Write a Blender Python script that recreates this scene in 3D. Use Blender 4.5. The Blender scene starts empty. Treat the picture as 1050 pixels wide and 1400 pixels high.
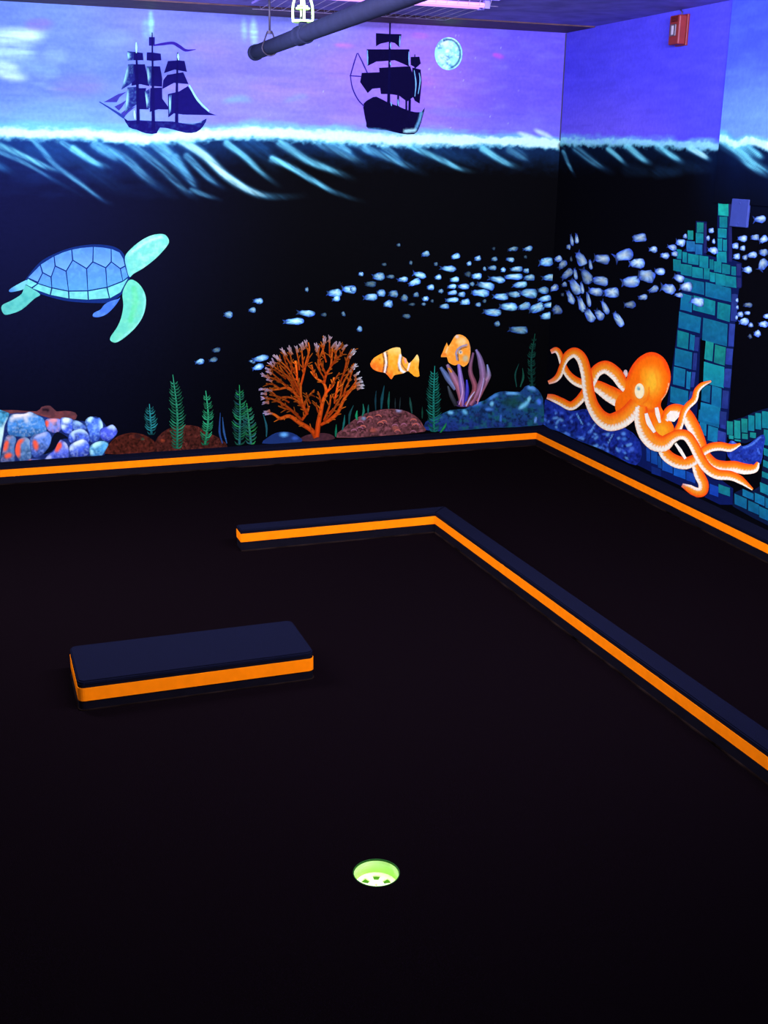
import bpy, bmesh, math, random
import numpy as np
from mathutils import Vector, Matrix
from mathutils.geometry import delaunay_2d_cdt

rng = random.Random(7)
nrng = np.random.RandomState(11)
scene = bpy.context.scene
col = scene.collection

# ------------------------------------------------------------------ camera
FPX, YAW, PITCH, ROLL = 1575.9, 0.3479, 0.29878, 0.01645
CAM = np.array([0.0, 0.0, 1.6])
D, XR, ZC = 5.966, 3.1614, 2.258          # back wall y, right wall x, ceiling z
XL, YN = -2.6, -1.6                       # left wall, wall behind the camera


def cam_axes():
    cy, sy, cp, sp = math.cos(YAW), math.sin(YAW), math.cos(PITCH), math.sin(PITCH)
    f = np.array([sy * cp, cy * cp, -sp])
    r = np.array([cy, -sy, 0.0])
    u = np.cross(r, f)
    c, s = math.cos(ROLL), math.sin(ROLL)
    return c * r + s * u, -s * r + c * u, f


RX, UX, FX = cam_axes()
cam_data = bpy.data.cameras.new('camera')
cam_data.sensor_fit = 'HORIZONTAL'
cam_data.sensor_width = 24.0
cam_data.lens = FPX / 1050 * 24.0
cam_data.clip_start = 0.02
cam = bpy.data.objects.new('camera', cam_data)
col.objects.link(cam)
m = Matrix(((RX[0], UX[0], -FX[0], CAM[0]), (RX[1], UX[1], -FX[1], CAM[1]),
            (RX[2], UX[2], -FX[2], CAM[2]), (0, 0, 0, 1)))
cam.matrix_world = m
scene.camera = cam

# ------------------------------------------------------------------ light
scene.view_settings.view_transform = 'Standard'
scene.view_settings.look = 'None'
scene.view_settings.gamma = 1.0
scene.view_settings.use_curve_mapping = False
scene.view_settings.exposure = 0.0
world = bpy.data.worlds.new('world')
scene.world = world
world.use_nodes = True
world.node_tree.nodes['Background'].inputs[0].default_value = (0.30, 0.25, 1.0, 1)
world.node_tree.nodes['Background'].inputs[1].default_value = 0.004
LAMP = (0.54, 0.46, 1.0)                  # violet black-light colour
KP = np.array([1.30, 1.13, 2.45])           # light that reaches the paint, per channel


def unseen_area_light(name, loc, target, sx, sy, power):
    d = bpy.data.lights.new(name, 'AREA')
    d.shape = 'RECTANGLE'
    d.size, d.size_y = sx, sy
    d.energy = power
    d.color = LAMP
    o = bpy.data.objects.new(name, d)
    o.location = loc
    v = Vector(target) - Vector(loc)
    o.rotation_euler = v.to_track_quat('-Z', 'Y').to_euler()
    col.objects.link(o)
    return o


unseen_area_light('unseen_violet_lamp_back', (1.75, 2.3, 2.2), (1.75, 5.97, 0.9), 2.6, 0.16, 430)  # unseen area lamp, set well back to light the back wall evenly
unseen_area_light('unseen_violet_lamp_right', (-0.1, 4.3, 2.2), (3.16, 4.3, 0.7), 0.16, 2.4, 300)  # unseen area lamp, placed to brighten the right wall evenly
unseen_area_light('unseen_violet_lamp_centre', (0.5, 0.3, 2.2), (1.0, 3.0, 0.2), 2.4, 0.16, 100)  # unseen area lamp, added for the floor and the stripes facing the viewer

# ------------------------------------------------------------------ helpers
PXC = np.array([525.0, 700.0])


def ray(q):
    q = np.asarray(q, float)
    return FX + ((q[..., 0:1] - 525) / FPX) * RX - ((q[..., 1:2] - 700) / FPX) * UX


def on_plane(q, ax, val):
    d = ray(q)
    return CAM + (val - CAM[ax]) / d[..., ax:ax + 1] * d


def proj(P):
    d = np.asarray(P, float) - CAM
    z = np.maximum(d @ FX, 0.05)
    return np.stack([525 + FPX * (d @ RX) / z, 700 - FPX * (d @ UX) / z], -1)


def lin(c):
    c = np.clip(np.asarray(c, float) / 255.0, 0, 1)
    return np.where(c <= 0.04045, c / 12.92, ((c + 0.055) / 1.055) ** 2.4)


def albedo(c):
    return np.clip(lin(c) / KP, 0.0006, 0.93)


def tag(o, label=None, cat=None, group=None, kind=None):
    if label: o['label'] = label
    if cat: o['category'] = cat
    if group: o['group'] = group
    if kind: o['kind'] = kind
    return o


def link(name, me, mat, parent=None):
    o = bpy.data.objects.new(name, me)
    if mat is not None:
        me.materials.clear()
        me.materials.append(mat)
    col.objects.link(o)
    if parent is not None:
        o.parent = parent
    return o


def empty(name, loc):
    o = bpy.data.objects.new(name, None)
    o.location = loc
    o.empty_display_size = 0.05
    col.objects.link(o)
    return o


def bm_obj(name, bm, mat, parent=None, smooth=False):
    me = bpy.data.meshes.new(name)
    bm.normal_update()
    bm.to_mesh(me)
    bm.free()
    if smooth:
        for p in me.polygons: p.use_smooth = True
    return link(name, me, mat, parent)


def box_bm(x0, y0, z0, x1, y1, z1, bevel=0.0, seg=2, vert_only=False, bm=None):
    b = bmesh.new()
    vs = [b.verts.new(p) for p in ((x0, y0, z0), (x1, y0, z0), (x1, y1, z0), (x0, y1, z0),
                                   (x0, y0, z1), (x1, y0, z1), (x1, y1, z1), (x0, y1, z1))]
    for f in ((3, 2, 1, 0), (4, 5, 6, 7), (0, 1, 5, 4), (1, 2, 6, 5), (2, 3, 7, 6), (3, 0, 4, 7)):
        b.faces.new([vs[i] for i in f])
    if bevel:
        es = [e for e in b.edges if not vert_only or abs(e.verts[0].co.z - e.verts[1].co.z) > 1e-6]
        bmesh.ops.bevel(b, geom=es, offset=bevel, segments=seg, affect='EDGES', profile=0.5)
    return b


def prism_bm(pts, z0, z1):
    b = bmesh.new()
    n = len(pts)
    lo = [b.verts.new((p[0], p[1], z0)) for p in pts]
    hi = [b.verts.new((p[0], p[1], z1)) for p in pts]
    b.faces.new(lo[::-1]); b.faces.new(hi)
    for i in range(n):
        b.faces.new((lo[i], lo[(i + 1) % n], hi[(i + 1) % n], hi[i]))
    bmesh.ops.recalc_face_normals(b, faces=b.faces)
    return b


def tube_bm(pts, r, n=10, b=None, closed=False, caps=True):
    """tube along a polyline; r is a number or a list"""
    b = b or bmesh.new()
    P = [Vector(p) for p in pts]
    N = len(P)
    R = r if isinstance(r, (list, tuple)) else [r] * N
    rings = []
    t0 = (P[1] - P[0]).normalized()
    ref = Vector((0, 0, 1)) if abs(t0.z) < 0.9 else Vector((1, 0, 0))
    nrm = t0.cross(ref).normalized()
    for i in range(N):
        if closed:
            t = (P[(i + 1) % N] - P[i - 1]).normalized()
        else:
            t = (P[min(i + 1, N - 1)] - P[max(i - 1, 0)]).normalized()
        nrm = (nrm - t * nrm.dot(t)).normalized()
        bi = t.cross(nrm)
        rings.append([b.verts.new(P[i] + (nrm * math.cos(a) + bi * math.sin(a)) * R[i])
                      for a in [2 * math.pi * k / n for k in range(n)]])
    for i in range(N if closed else N - 1):
        A, B = rings[i], rings[(i + 1) % N]
        for k in range(n):
            b.faces.new((A[k], A[(k + 1) % n], B[(k + 1) % n], B[k]))
    if caps and not closed:
        b.faces.new(rings[0][::-1]); b.faces.new(rings[-1])
    bmesh.ops.recalc_face_normals(b, faces=b.faces)
    return b


def lathe_bm(prof, n=24, loc=(0, 0, 0), axis='Z'):
    b = bmesh.new()
    rings = []
    for r, h in prof:
        ring = []
        for k in range(n):
            a = 2 * math.pi * k / n
            p = (r * math.cos(a), r * math.sin(a), h)
            if axis == 'Y': p = (p[0], p[2], p[1])
            ring.append(b.verts.new((loc[0] + p[0], loc[1] + p[1], loc[2] + p[2])))
        rings.append(ring)
    for A, B in zip(rings, rings[1:]):
        for k in range(n):
            b.faces.new((A[k], A[(k + 1) % n], B[(k + 1) % n], B[k]))
    bmesh.ops.recalc_face_normals(b, faces=b.faces)
    return b


# ------------------------------------------------------------------ materials
def mat(name, rgb, rough=0.7, spec=0.3, metal=0.0, var=0.15, scale=40.0, bump=0.0, bscale=None):
    mt = bpy.data.materials.new(name)
    mt.use_nodes = True
    nt = mt.node_tree
    bs = nt.nodes['Principled BSDF']
    tc = nt.nodes.new('ShaderNodeTexCoord')
    nz = nt.nodes.new('ShaderNodeTexNoise')
    nz.inputs['Scale'].default_value = scale
    nz.inputs['Detail'].default_value = 4
    nt.links.new(tc.outputs['Object'], nz.inputs['Vector'])
    rp = nt.nodes.new('ShaderNodeValToRGB')
    rgb = np.array(rgb, float)
    rp.color_ramp.elements[0].position = 0.3
    rp.color_ramp.elements[1].position = 0.7
    rp.color_ramp.elements[0].color = (*np.clip(rgb * (1 - var), 0, 1), 1)
    rp.color_ramp.elements[1].color = (*np.clip(rgb * (1 + var), 0, 1), 1)
    nt.links.new(nz.outputs['Fac'], rp.inputs['Fac'])
    nt.links.new(rp.outputs['Color'], bs.inputs['Base Color'])
    bs.inputs['Roughness'].default_value = rough
    bs.inputs['Metallic'].default_value = metal
    bs.inputs['Specular IOR Level'].default_value = spec
    if bump:
        bn = nt.nodes.new('ShaderNodeTexNoise')
        bn.inputs['Scale'].default_value = bscale or scale * 4
        bn.inputs['Detail'].default_value = 3
        nt.links.new(tc.outputs['Object'], bn.inputs['Vector'])
        bp = nt.nodes.new('ShaderNodeBump')
        bp.inputs['Strength'].default_value = bump
        bp.inputs['Distance'].default_value = 0.004
        nt.links.new(bn.outputs['Fac'], bp.inputs['Height'])
        nt.links.new(bp.outputs['Normal'], bs.inputs['Normal'])
    return mt


def paint_mat(name, var=0.08):
    """matt wall paint: the pigment of each brush mark is stored per vertex, fine grain comes from noise"""
    mt = bpy.data.materials.new(name)
    mt.use_nodes = True
    nt = mt.node_tree
    bs = nt.nodes['Principled BSDF']
    at = nt.nodes.new('ShaderNodeAttribute')
    at.attribute_name = 'pigment'
    tc = nt.nodes.new('ShaderNodeTexCoord')
    nz = nt.nodes.new('ShaderNodeTexNoise')
    nz.inputs['Scale'].default_value = 55
    nz.inputs['Detail'].default_value = 5
    nt.links.new(tc.outputs['Object'], nz.inputs['Vector'])
    mr = nt.nodes.new('ShaderNodeMapRange')
    mr.inputs['From Min'].default_value = 0.3
    mr.inputs['From Max'].default_value = 0.7
    mr.inputs['To Min'].default_value = 1 - var
    mr.inputs['To Max'].default_value = 1 + var
    nt.links.new(nz.outputs['Fac'], mr.inputs['Value'])
    vm = nt.nodes.new('ShaderNodeVectorMath')
    vm.operation = 'SCALE'
    nt.links.new(at.outputs['Color'], vm.inputs[0])
    nt.links.new(mr.outputs['Result'], vm.inputs['Scale'])
    nt.links.new(vm.outputs['Vector'], bs.inputs['Base Color'])
    bs.inputs['Roughness'].default_value = 0.9
    bs.inputs['Specular IOR Level'].default_value = 0.0
    return mt


M_PAINT = paint_mat('mural_paint')
M_CARPET = mat('black_carpet', (0.0022, 0.0014, 0.0012), 1.0, 0.0, var=0.35, scale=260, bump=0.5, bscale=500)
M_BOARD = mat('black_painted_board', (0.0016, 0.0015, 0.0014), 0.7, 0.08, var=0.3)
M_FELT = mat('navy_rail_carpet', (0.0036, 0.0047, 0.0072), 1.0, 0.0, var=0.25, scale=300, bump=0.4, bscale=600)
M_EDGE = mat('worn_board_edge', (0.0075, 0.0050, 0.0025), 0.8, 0.0, var=0.9, scale=9)
M_ORANGE = mat('fluorescent_orange_tape', (0.82, 0.205, 0.001), 0.8, 0.0, var=0.06, scale=30)
M_CEIL = mat('ceiling_paint', (0.19, 0.165, 0.42), 0.7, 0.2, var=0.25, scale=9)
M_BROWN = mat('brown_stained_board', (0.075, 0.043, 0.03), 0.6, 0.2, var=0.3, scale=20)
M_PIPE = mat('grey_painted_pipe', (0.014, 0.021, 0.036), 0.75, 0.12, var=0.15, scale=25)
M_ROD = mat('dark_steel_rod', (0.03, 0.03, 0.03), 0.5, 0.4, var=0.2)
M_RED = mat('red_plastic', (0.15, 0.014, 0.004), 0.45, 0.4, var=0.1)
M_LENS = mat('clear_strobe_lens', (0.07, 0.06, 0.05), 0.35, 0.3, var=0.05)
M_PLATE = mat('violet_cover_plate', (0.022, 0.045, 0.13), 0.6, 0.2, var=0.06)
M_WHITE = mat('white_enamel', (0.35, 0.35, 0.28), 0.4, 0.4, var=0.05)
M_DARK = mat('dark_void', (0.002, 0.002, 0.002), 1.0, 0.0, var=0.1)
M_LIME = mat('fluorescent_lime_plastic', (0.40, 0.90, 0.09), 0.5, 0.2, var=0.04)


def glow(mt, rgb, s):
    """fluorescent plastic re-emits the ultraviolet it receives as visible light"""
    bs = mt.node_tree.nodes['Principled BSDF']
    bs.inputs['Emission Color'].default_value = (*rgb, 1)
    bs.inputs['Emission Strength'].default_value = s


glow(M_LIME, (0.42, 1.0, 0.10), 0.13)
M_LIMEW = mat('bright_lit_lime_plastic', (0.80, 0.93, 0.30), .5, .2, var=.04)  # cup bottom: same lime plastic, its washed-out brightness put into a paler colour
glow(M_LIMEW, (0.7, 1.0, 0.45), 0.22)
M_RIM = mat('dark_green_rim', (0.012, 0.085, 0.003), .6, .1, var=.1)
M_LIME2 = mat('lime_white_wire', (0.62, 0.95, 0.25), .5, .2, var=.04)
glow(M_LIME2, (0.55, 1.0, 0.35), 0.45)
M_TUBE = mat('lit_violet_tube', (0.4, 0.2, 0.8), 0.4, 0.2)
glow(M_TUBE, (0.75, 0.35, 1.0), 1.2)
M_WIRE = mat('lavender_wire', (0.30, 0.27, 0.30), .5, .2, var=.1)

# ------------------------------------------------------------------ structure
WALLS = {'back': (1, D, np.array([0, -1.0, 0])), 'right': (0, XR, np.array([-1.0, 0, 0]))}


def set_pigment(me, rgb):
    a = me.color_attributes.new('pigment', 'FLOAT_COLOR', 'POINT')
    n = len(me.vertices)
    c = np.ones((n, 4), np.float32)
    c[:, :3] = rgb
    a.data.foreach_set('color', c.ravel())


def grid_mesh(name, P, nr, nc, rgb):
    me = bpy.data.meshes.new(name)
    idx = np.arange(nr * nc).reshape(nr, nc)
    F = np.stack([idx[:-1, :-1], idx[:-1, 1:], idx[1:, 1:], idx[1:, :-1]], -1).reshape(-1, 4)
    me.vertices.add(nr * nc)
    me.vertices.foreach_set('co', np.asarray(P, np.float32).ravel())
    me.loops.add(F.size)
    me.loops.foreach_set('vertex_index', F.ravel().astype(np.int32))
    me.polygons.add(len(F))
    me.polygons.foreach_set('loop_start', (np.arange(len(F)) * 4).astype(np.int32))
    me.update(calc_edges=True)
    set_pigment(me, rgb)
    return me


def smoothstep(a, b, x):
    t = np.clip((x - a) / (b - a), 0, 1)
    return t * t * (3 - 2 * t)


def mix(c, rgb, a):
    a = np.clip(a, 0, 1)[..., None]
    return c * (1 - a) + np.asarray(rgb, float) * a


_lat = nrng.rand(256, 256)


def vnoise(x, y):
    xi, yi = np.floor(x).astype(int), np.floor(y).astype(int)
    fx, fy = x - xi, y - yi
    fx, fy = fx * fx * (3 - 2 * fx), fy * fy * (3 - 2 * fy)
    g = lambda a, b: _lat[a % 256, b % 256]
    return (g(xi, yi) * (1 - fx) + g(xi + 1, yi) * fx) * (1 - fy) + (g(xi, yi + 1) * (1 - fx) + g(xi + 1, yi + 1) * fx) * fy


def fbm(x, y):
    return 0.55 * vnoise(x, y) + 0.3 * vnoise(x * 2.1 + 7, y * 2.1) + 0.15 * vnoise(x * 4.3, y * 4.3 + 3)


def catmull(pts, k=6, closed=False):
    P = np.array(pts, float)
    n = len(P)
    out = []
    for i in range(n if closed else n - 1):
        p0 = P[i - 1] if (closed or i > 0) else 2 * P[0] - P[1]
        p1, p2 = P[i], P[(i + 1) % n]
        p3 = P[(i + 2) % n] if (closed or i + 2 < n) else 2 * P[-1] - P[-2]
        for j in range(k):
            t = j / k
            out.append(0.5 * (2 * p1 + (p2 - p0) * t + (2 * p0 - 5 * p1 + 4 * p2 - p3) * t * t + (3 * p1 - p0 - 3 * p2 + p3) * t ** 3))
    if not closed: out.append(P[-1])
    return np.array(out)


def stroke_alpha(x, y, pts, w, taper=True):
    """0..1 coverage of a soft brush stroke along pts, at points x, y"""
    C = catmull(pts, 5)
    best = np.full(x.shape, 1e9)
    tt = np.zeros(x.shape)
    n = len(C) - 1
    m_ = w * 1.6
    box = (x > C[:, 0].min() - m_) & (x < C[:, 0].max() + m_) & (y > C[:, 1].min() - m_) & (y < C[:, 1].max() + m_)
    if not box.any(): return np.zeros(x.shape)
    bx, by = x[box], y[box]
    bb, bt = best[box], tt[box]
    for i in range(n):
        a, d = C[i], C[i + 1] - C[i]
        L = max(d @ d, 1e-9)
        t = np.clip(((bx - a[0]) * d[0] + (by - a[1]) * d[1]) / L, 0, 1)
        ds = np.hypot(bx - a[0] - t * d[0], by - a[1] - t * d[1])
        k = ds < bb
        bb = np.where(k, ds, bb)
        bt = np.where(k, (i + t) / n, bt)
    if taper == 'wave':                       # loaded brush dragged out of the foam
        ww = w * (1.1 - 0.5 * bt)
        al = smoothstep(1.0, 0.1, bb / ww) * smoothstep(1.0, 0.45, bt)
    elif taper:
        ww = w * (0.35 + 0.65 * np.sin(np.pi * np.clip(bt * 0.9 + 0.07, 0, 1)))
        al = smoothstep(1.0, 0.05, bb / ww) * smoothstep(1.02, 0.6, bt) * smoothstep(-0.05, 0.25, bt)
    else:
        ww = w
        al = smoothstep(1.0, 0.15, bb / ww)
    out = np.zeros(x.shape)
    out[box] = al
    return out


# --- the painted sea and sky, laid down stroke by stroke on the plaster
WAVES = [  # brush strokes of the breaking wave: points, half width, strength
    ([(-30, 196), (0, 208), (40, 226), (75, 247), (130, 277)], 4.5, .5), ([(-12, 222), (18, 236)], 7, .3),
    ([(45, 190), (75, 225), (105, 247), (140, 273), (160, 282)], 5, .6), ([(85, 195), (125, 220), (150, 238)], 5, .55),
    ([(60, 192), (100, 215), (150, 250), (190, 270)], 14, .16),
    ([(130, 198), (170, 216), (205, 247), (252, 277)], 9, .55), ([(150, 205), (165, 214), (178, 224)], 3, .6),
    ([(175, 193), (215, 225), (255, 262), (280, 274)], 8, .42),
    ([(213, 195), (240, 222), (276, 264)], 12, .62), ([(262, 260), (285, 268), (308, 276)], 5, .35),
    ([(248, 192), (280, 213), (310, 241), (347, 263), (380, 269), (428, 267)], 7.5, 1.0),
    ([(255, 213), (285, 243), (314, 263)], 6, .6), ([(240, 215), (262, 248), (276, 262)], 7, .45),
    ([(310, 196), (335, 215), (360, 238), (390, 260)], 6, .8), ([(340, 195), (362, 210), (385, 245)], 16, .28),
    ([(372, 217), (400, 230), (430, 248), (460, 264), (508, 279)], 5.5, .85), ([(383, 195), (420, 219), (460, 235), (492, 248)], 7, .7),
    ([(440, 196), (475, 212), (515, 235)], 10, .35), ([(455, 194), (475, 205), (488, 216)], 6, .6),
    ([(480, 194), (505, 207), (530, 217)], 6, .5),
    ([(500, 203), (530, 215), (560, 228), (592, 243)], 7.5, .5), ([(525, 201), (540, 212), (555, 226)], 6, .6),
    ([(560, 199), (600, 217), (630, 231), (655, 236)], 5.5, .75), ([(600, 204), (640, 220), (668, 230)], 8, .18),
    ([(660, 203), (688, 221), (720, 233)], 6, .85), ([(698, 204), (732, 224)], 9, .38),
    ([(770, 207), (779, 228), (789, 245)], 3.5, .55), ([(788, 203), (812, 222), (845, 241)], 7, .5),
    ([(832, 204), (846, 216), (862, 231)], 5, .7), ([(858, 200), (878, 217), (896, 227)], 6, .8),
    ([(900, 200), (922, 215), (939, 225)], 6.5, .85), ([(944, 202), (962, 213), (976, 222)], 6, .9),
    ([(900, 235), (940, 236)], 9, .22), ([(860, 232), (900, 238)], 10, .12), ([(930, 228), (985, 232)], 10, .12)]
WAVES_P = [([(988, 190), (1012, 207), (1028, 224), (1052, 236), (1080, 238)], 11, .85), ([(1014, 196), (1036, 212), (1048, 220)], 7, .8)]
SKY = [  # clouds and pink wisps: points, half width, colour, strength
    ([(-40, 50), (30, 50), (72, 47)], 13, (205, 255, 250), .85), ([(-30, 68), (20, 71), (55, 70)], 13, (200, 250, 255), .85),
    ([(-20, 84), (10, 90), (32, 95)], 7, (215, 255, 255), .95), ([(-10, 96), (15, 103), (46, 108)], 8, (205, 250, 255), .95),
    ([(55, 72), (98, 80)], 13, (150, 195, 255), .5), ([(40, 90), (90, 104)], 12, (140, 190, 255), .45),
    ([(40, 112), (70, 120), (95, 130)], 4, (150, 190, 255), .45), ([(30, 34), (80, 33)], 9, (135, 110, 255), .6),
    ([(-40, 80), (30, 82), (60, 88)], 22, (140, 190, 255), .5), ([(120, 60), (190, 50)], 14, (130, 165, 255), .5),
    ([(206, 12), (207, 55)], 4.5, (150, 235, 255), .85), ([(199, 22), (200, 60)], 6, (130, 180, 255), .6),
    ([(333, 22), (335, 62)], 5, (150, 200, 255), .7), ([(346, 22), (348, 70)], 6, (165, 220, 255), .85),
    ([(385, 140), (410, 132), (425, 133)], 5, (110, 165, 255), .6), ([(300, 140), (330, 135), (350, 140)], 6, (115, 170, 255), .5),
    ([(455, 61), (490, 64)], 4, (215, 110, 235), .6), ([(560, 48), (590, 50)], 4, (220, 100, 230), .55),
    ([(672, 74), (692, 79)], 4, (190, 80, 220), .75), ([(545, 110), (605, 112)], 6, (185, 110, 245), .5),
    ([(420, 90), (620, 100)], 30, (160, 120, 255), .35), ([(330, 120), (470, 130)], 22, (165, 130, 250), .4),
    ([(250, 60), (330, 70)], 20, (140, 125, 255), .5), ([(60, 120), (160, 115)], 18, (130, 120, 255), .45),
    ([(570, 150), (680, 158)], 7, (110, 120, 255), .5), ([(20, 150), (140, 155)], 16, (120, 170, 255), .5),
    ([(180, 122), (300, 112)], 16, (150, 130, 255), .4), ([(440, 160), (520, 165)], 9, (150, 130, 255), .5)]
for i in range(46):                       # paint flecks in the sky
    fx_, fy_ = rng.uniform(350, 760), rng.uniform(40, 175)
    SKY.append(([(fx_, fy_), (fx_ + 1, fy_ + 1.5)], 1.3, (190, 220, 255), rng.uniform(.2, .6)))
FOAM_B = np.array([(-2000, 181), (-100, 181), (0, 181), (60, 183), (120, 183), (200, 190), (260, 185), (330, 181), (400, 184), (480, 189), (540, 192), (620, 192), (700, 194), (745, 196), (768, 199), (4000, 199)], float)
FOAM_R = np.array([(-2000, 194), (775, 194), (830, 195), (880, 195), (940, 199), (985, 202), (1060, 210), (9000, 1600)], float)


def paint_wall(which, s, z, P):
    q = proj(P)
    x, y = q[:, 0], q[:, 1]
    n1 = fbm(s * 9, z * 30)
    n2 = fbm(s * 40, z * 55)
    n4 = fbm(s * 5 + z * 3, z * 85)                                # level brush streaks
    n3 = fbm((x * .8 + y * .6) / 34, (y * .8 - x * .6) / 2.6)     # dry-brush streaks
    if which == 'back':
        xx = np.clip(x, -400, 800)
        sky = np.array([[108, 140, 255]]) * np.ones((len(x), 1))
        sky = mix(sky, (132, 118, 255), smoothstep(120, 330, xx) * 0.8)
        sky = mix(sky, (150, 105, 255), smoothstep(380, 560, xx) * 0.75)
        sky = mix(sky, (104, 88, 255), smoothstep(580, 710, xx))
        sky = mix(sky, (118, 130, 255), smoothstep(90, 20, y) * smoothstep(60, 200, xx) * smoothstep(560, 420, xx) * 0.8)
        sky = mix(sky, (112, 175, 255), smoothstep(120, 178, y) * smoothstep(330, 40, xx) * 0.8)
        sky = mix(sky, (125, 125, 255), smoothstep(140, 185, y) * smoothstep(250, 420, xx) * 0.5)
        fl = np.interp(x, FOAM_B[:, 0], FOAM_B[:, 1])
        half = 7.6 - 1.6 * smoothstep(560, 740, x)
    else:
        sky = np.array([[78, 70, 255]]) * np.ones((len(x), 1))
        sky = mix(sky, (102, 86, 255), smoothstep(90, 190, y) * smoothstep(1000, 840, x))
        sky = mix(sky, (74, 74, 255), smoothstep(880, 980, x) * 0.6)
        fl = 1.683 + 0 * z
        fl = np.interp(x, FOAM_R[:, 0], FOAM_R[:, 1])
        if which == 'panel':
            sky = np.array([[66, 84, 255]]) * np.ones((len(x), 1))
            sky = mix(sky, (98, 140, 255), smoothstep(2.1, 1.75, z))
            pc = np.array([(900, 186), (990, 189), (1005, 199), (1022, 193), (1045, 200), (1075, 206), (1140, 222), (9000, 2000)], float)
            fl = np.interp(x, pc[:, 0], pc[:, 1])
        half = 5.0
    # in wall space the foam stays level out of frame
    if which != 'back':
        q0 = np.array([[1062.0, np.interp(1062, pc[:, 0], pc[:, 1]) if which == 'panel' else 204.0]])
        zl = on_plane(q0, 0, XR)[0][2]
        fl = fl + smoothstep(1040, 1085, x) * ((y - (zl - z) / 0.0031) - fl)
    c = mix(sky, sky.mean(0) * 1.06, (n1 - 0.5) * 0.5)
    c = c * (0.90 + 0.12 * n1 + 0.08 * n4)[:, None]
    if which == 'back':
        for pts, w, rgb, a in SKY:
            c = mix(c, rgb, stroke_alpha(x, y, pts, w * 1.45) * a * (0.1 + 1.6 * n4))
        # clouds go on along the wall to the left
        c = mix(c, (170, 225, 255), smoothstep(0.55, 0.8, fbm(s * 2.2 + 9, z * 7)) * smoothstep(-60, -160, x) * 0.8)
    # sea
    d = y - fl                               # below the foam line > 0
    if which == 'back':
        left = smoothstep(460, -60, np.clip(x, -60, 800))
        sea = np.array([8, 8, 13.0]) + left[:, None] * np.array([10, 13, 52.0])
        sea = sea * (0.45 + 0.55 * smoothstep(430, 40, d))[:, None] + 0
    else:
        sea = np.array([6, 6, 13.0]) * np.ones((len(x), 1))
        sea = mix(sea, (7, 14, 44), smoothstep(930, 1000, x) * smoothstep(140, 20, d))
    crest = (20, 50, 105) if which == 'back' else (10, 32, 78)
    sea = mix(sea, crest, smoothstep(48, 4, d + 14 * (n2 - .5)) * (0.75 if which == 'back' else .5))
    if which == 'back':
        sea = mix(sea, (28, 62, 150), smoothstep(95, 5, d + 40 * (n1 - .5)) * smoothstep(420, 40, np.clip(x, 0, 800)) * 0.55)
    edge = d + 7 * (n2 - 0.5) + 4 * (n1 - .5)
    c = np.where((edge > 2)[:, None], sea, c)
    c = mix(c, sea, smoothstep(-1, 5, edge))
    wl = WAVES_P if which == 'panel' else WAVES
    for sh in ((0, -560, -1120) if which == 'back' else (0,)):
        for pts, w, a in wl:
            if which == 'right' and pts[0][0] < 765: continue
            if which == 'back' and pts[0][0] > 765: continue
            p2 = [(px + sh, py) for px, py in pts]
            al = stroke_alpha(x, y, p2, w * 1.35, 'wave')
            c = mix(c, (44, 120, 205) if a < .7 else (70, 165, 225), al * a * (0.25 + 1.1 * n3))
            if a > .3: c = mix(c, (125, 220, 245) if a < .9 else (190, 245, 255), smoothstep(.35, 1, al) * a * (n3 * 1.25 if a < .9 else .4 + .7 * n3))
    # foam of the crest
    up = smoothstep(-half * 1.5, -half * 0.55, d + 6 * (n2 - .5) + 8 * (n1 - .5))
    dn = smoothstep(half * 1.2, half * .35, d + 7 * (n2 - .5) + 3 * (n1 - .5))
    fo = (205, 250, 255) if which != 'right' else (140, 215, 255)
    c = mix(c, (105, 205, 250), smoothstep(-half * 2.6, -half, d + 12 * (n1 - .5)) * smoothstep(half * 1.7, half * .8, d + 9 * (n2 - .5)) * (.75 if which == 'back' else .5))
    c = mix(c, fo, up * dn * (0.96 if which == 'back' else .45 + .6 * n2))
    if which == 'back':
        c = mix(c, (200, 240, 255), (stroke_alpha(x, y, [(705, 180), (722, 186), (745, 193)], 6) + stroke_alpha(x, y, [(728, 176), (745, 184), (762, 193)], 6)) * .8)
        c = mix(c, (10, 14, 34), stroke_alpha(x, y, [(768, 199), (770, 212), (769, 230)], 7, False) * .9)
    return c


def axis_vals(segs):
    out = []
    for a, b, st in segs:
        n = max(1, int(round((b - a) / st)))
        out += [a + (b - a) * i / n for i in range(n)]
    out.append(segs[-1][1])
    return np.array(out)


zs_ = axis_vals([(0, 1.2, .03), (1.2, 1.36, .008), (1.36, 1.76, .0036), (1.76, ZC, .008)])
xs_ = axis_vals([(XL, -.25, .03), (-.25, XR, .0058)])
S, Z = np.meshgrid(xs_, zs_)
P = np.stack([S.ravel(), np.full(S.size, D), Z.ravel()], -1)
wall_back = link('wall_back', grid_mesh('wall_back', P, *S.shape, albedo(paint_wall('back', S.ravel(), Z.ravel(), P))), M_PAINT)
tag(wall_back, 'long back wall painted with violet sky, white surf and dark sea', kind='structure')
ys_ = axis_vals([(YN, 3.3, .05), (3.3, D, .006)])
S, Z = np.meshgrid(ys_[::-1], zs_)
P = np.stack([np.full(S.size, XR), S.ravel(), Z.ravel()], -1)
wall_right = link('wall_right', grid_mesh('wall_right', P, *S.shape, albedo(paint_wall('right', S.ravel(), Z.ravel(), P))), M_PAINT)
tag(wall_right, 'right wall painted with blue sky over dark sea', kind='structure')
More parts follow.
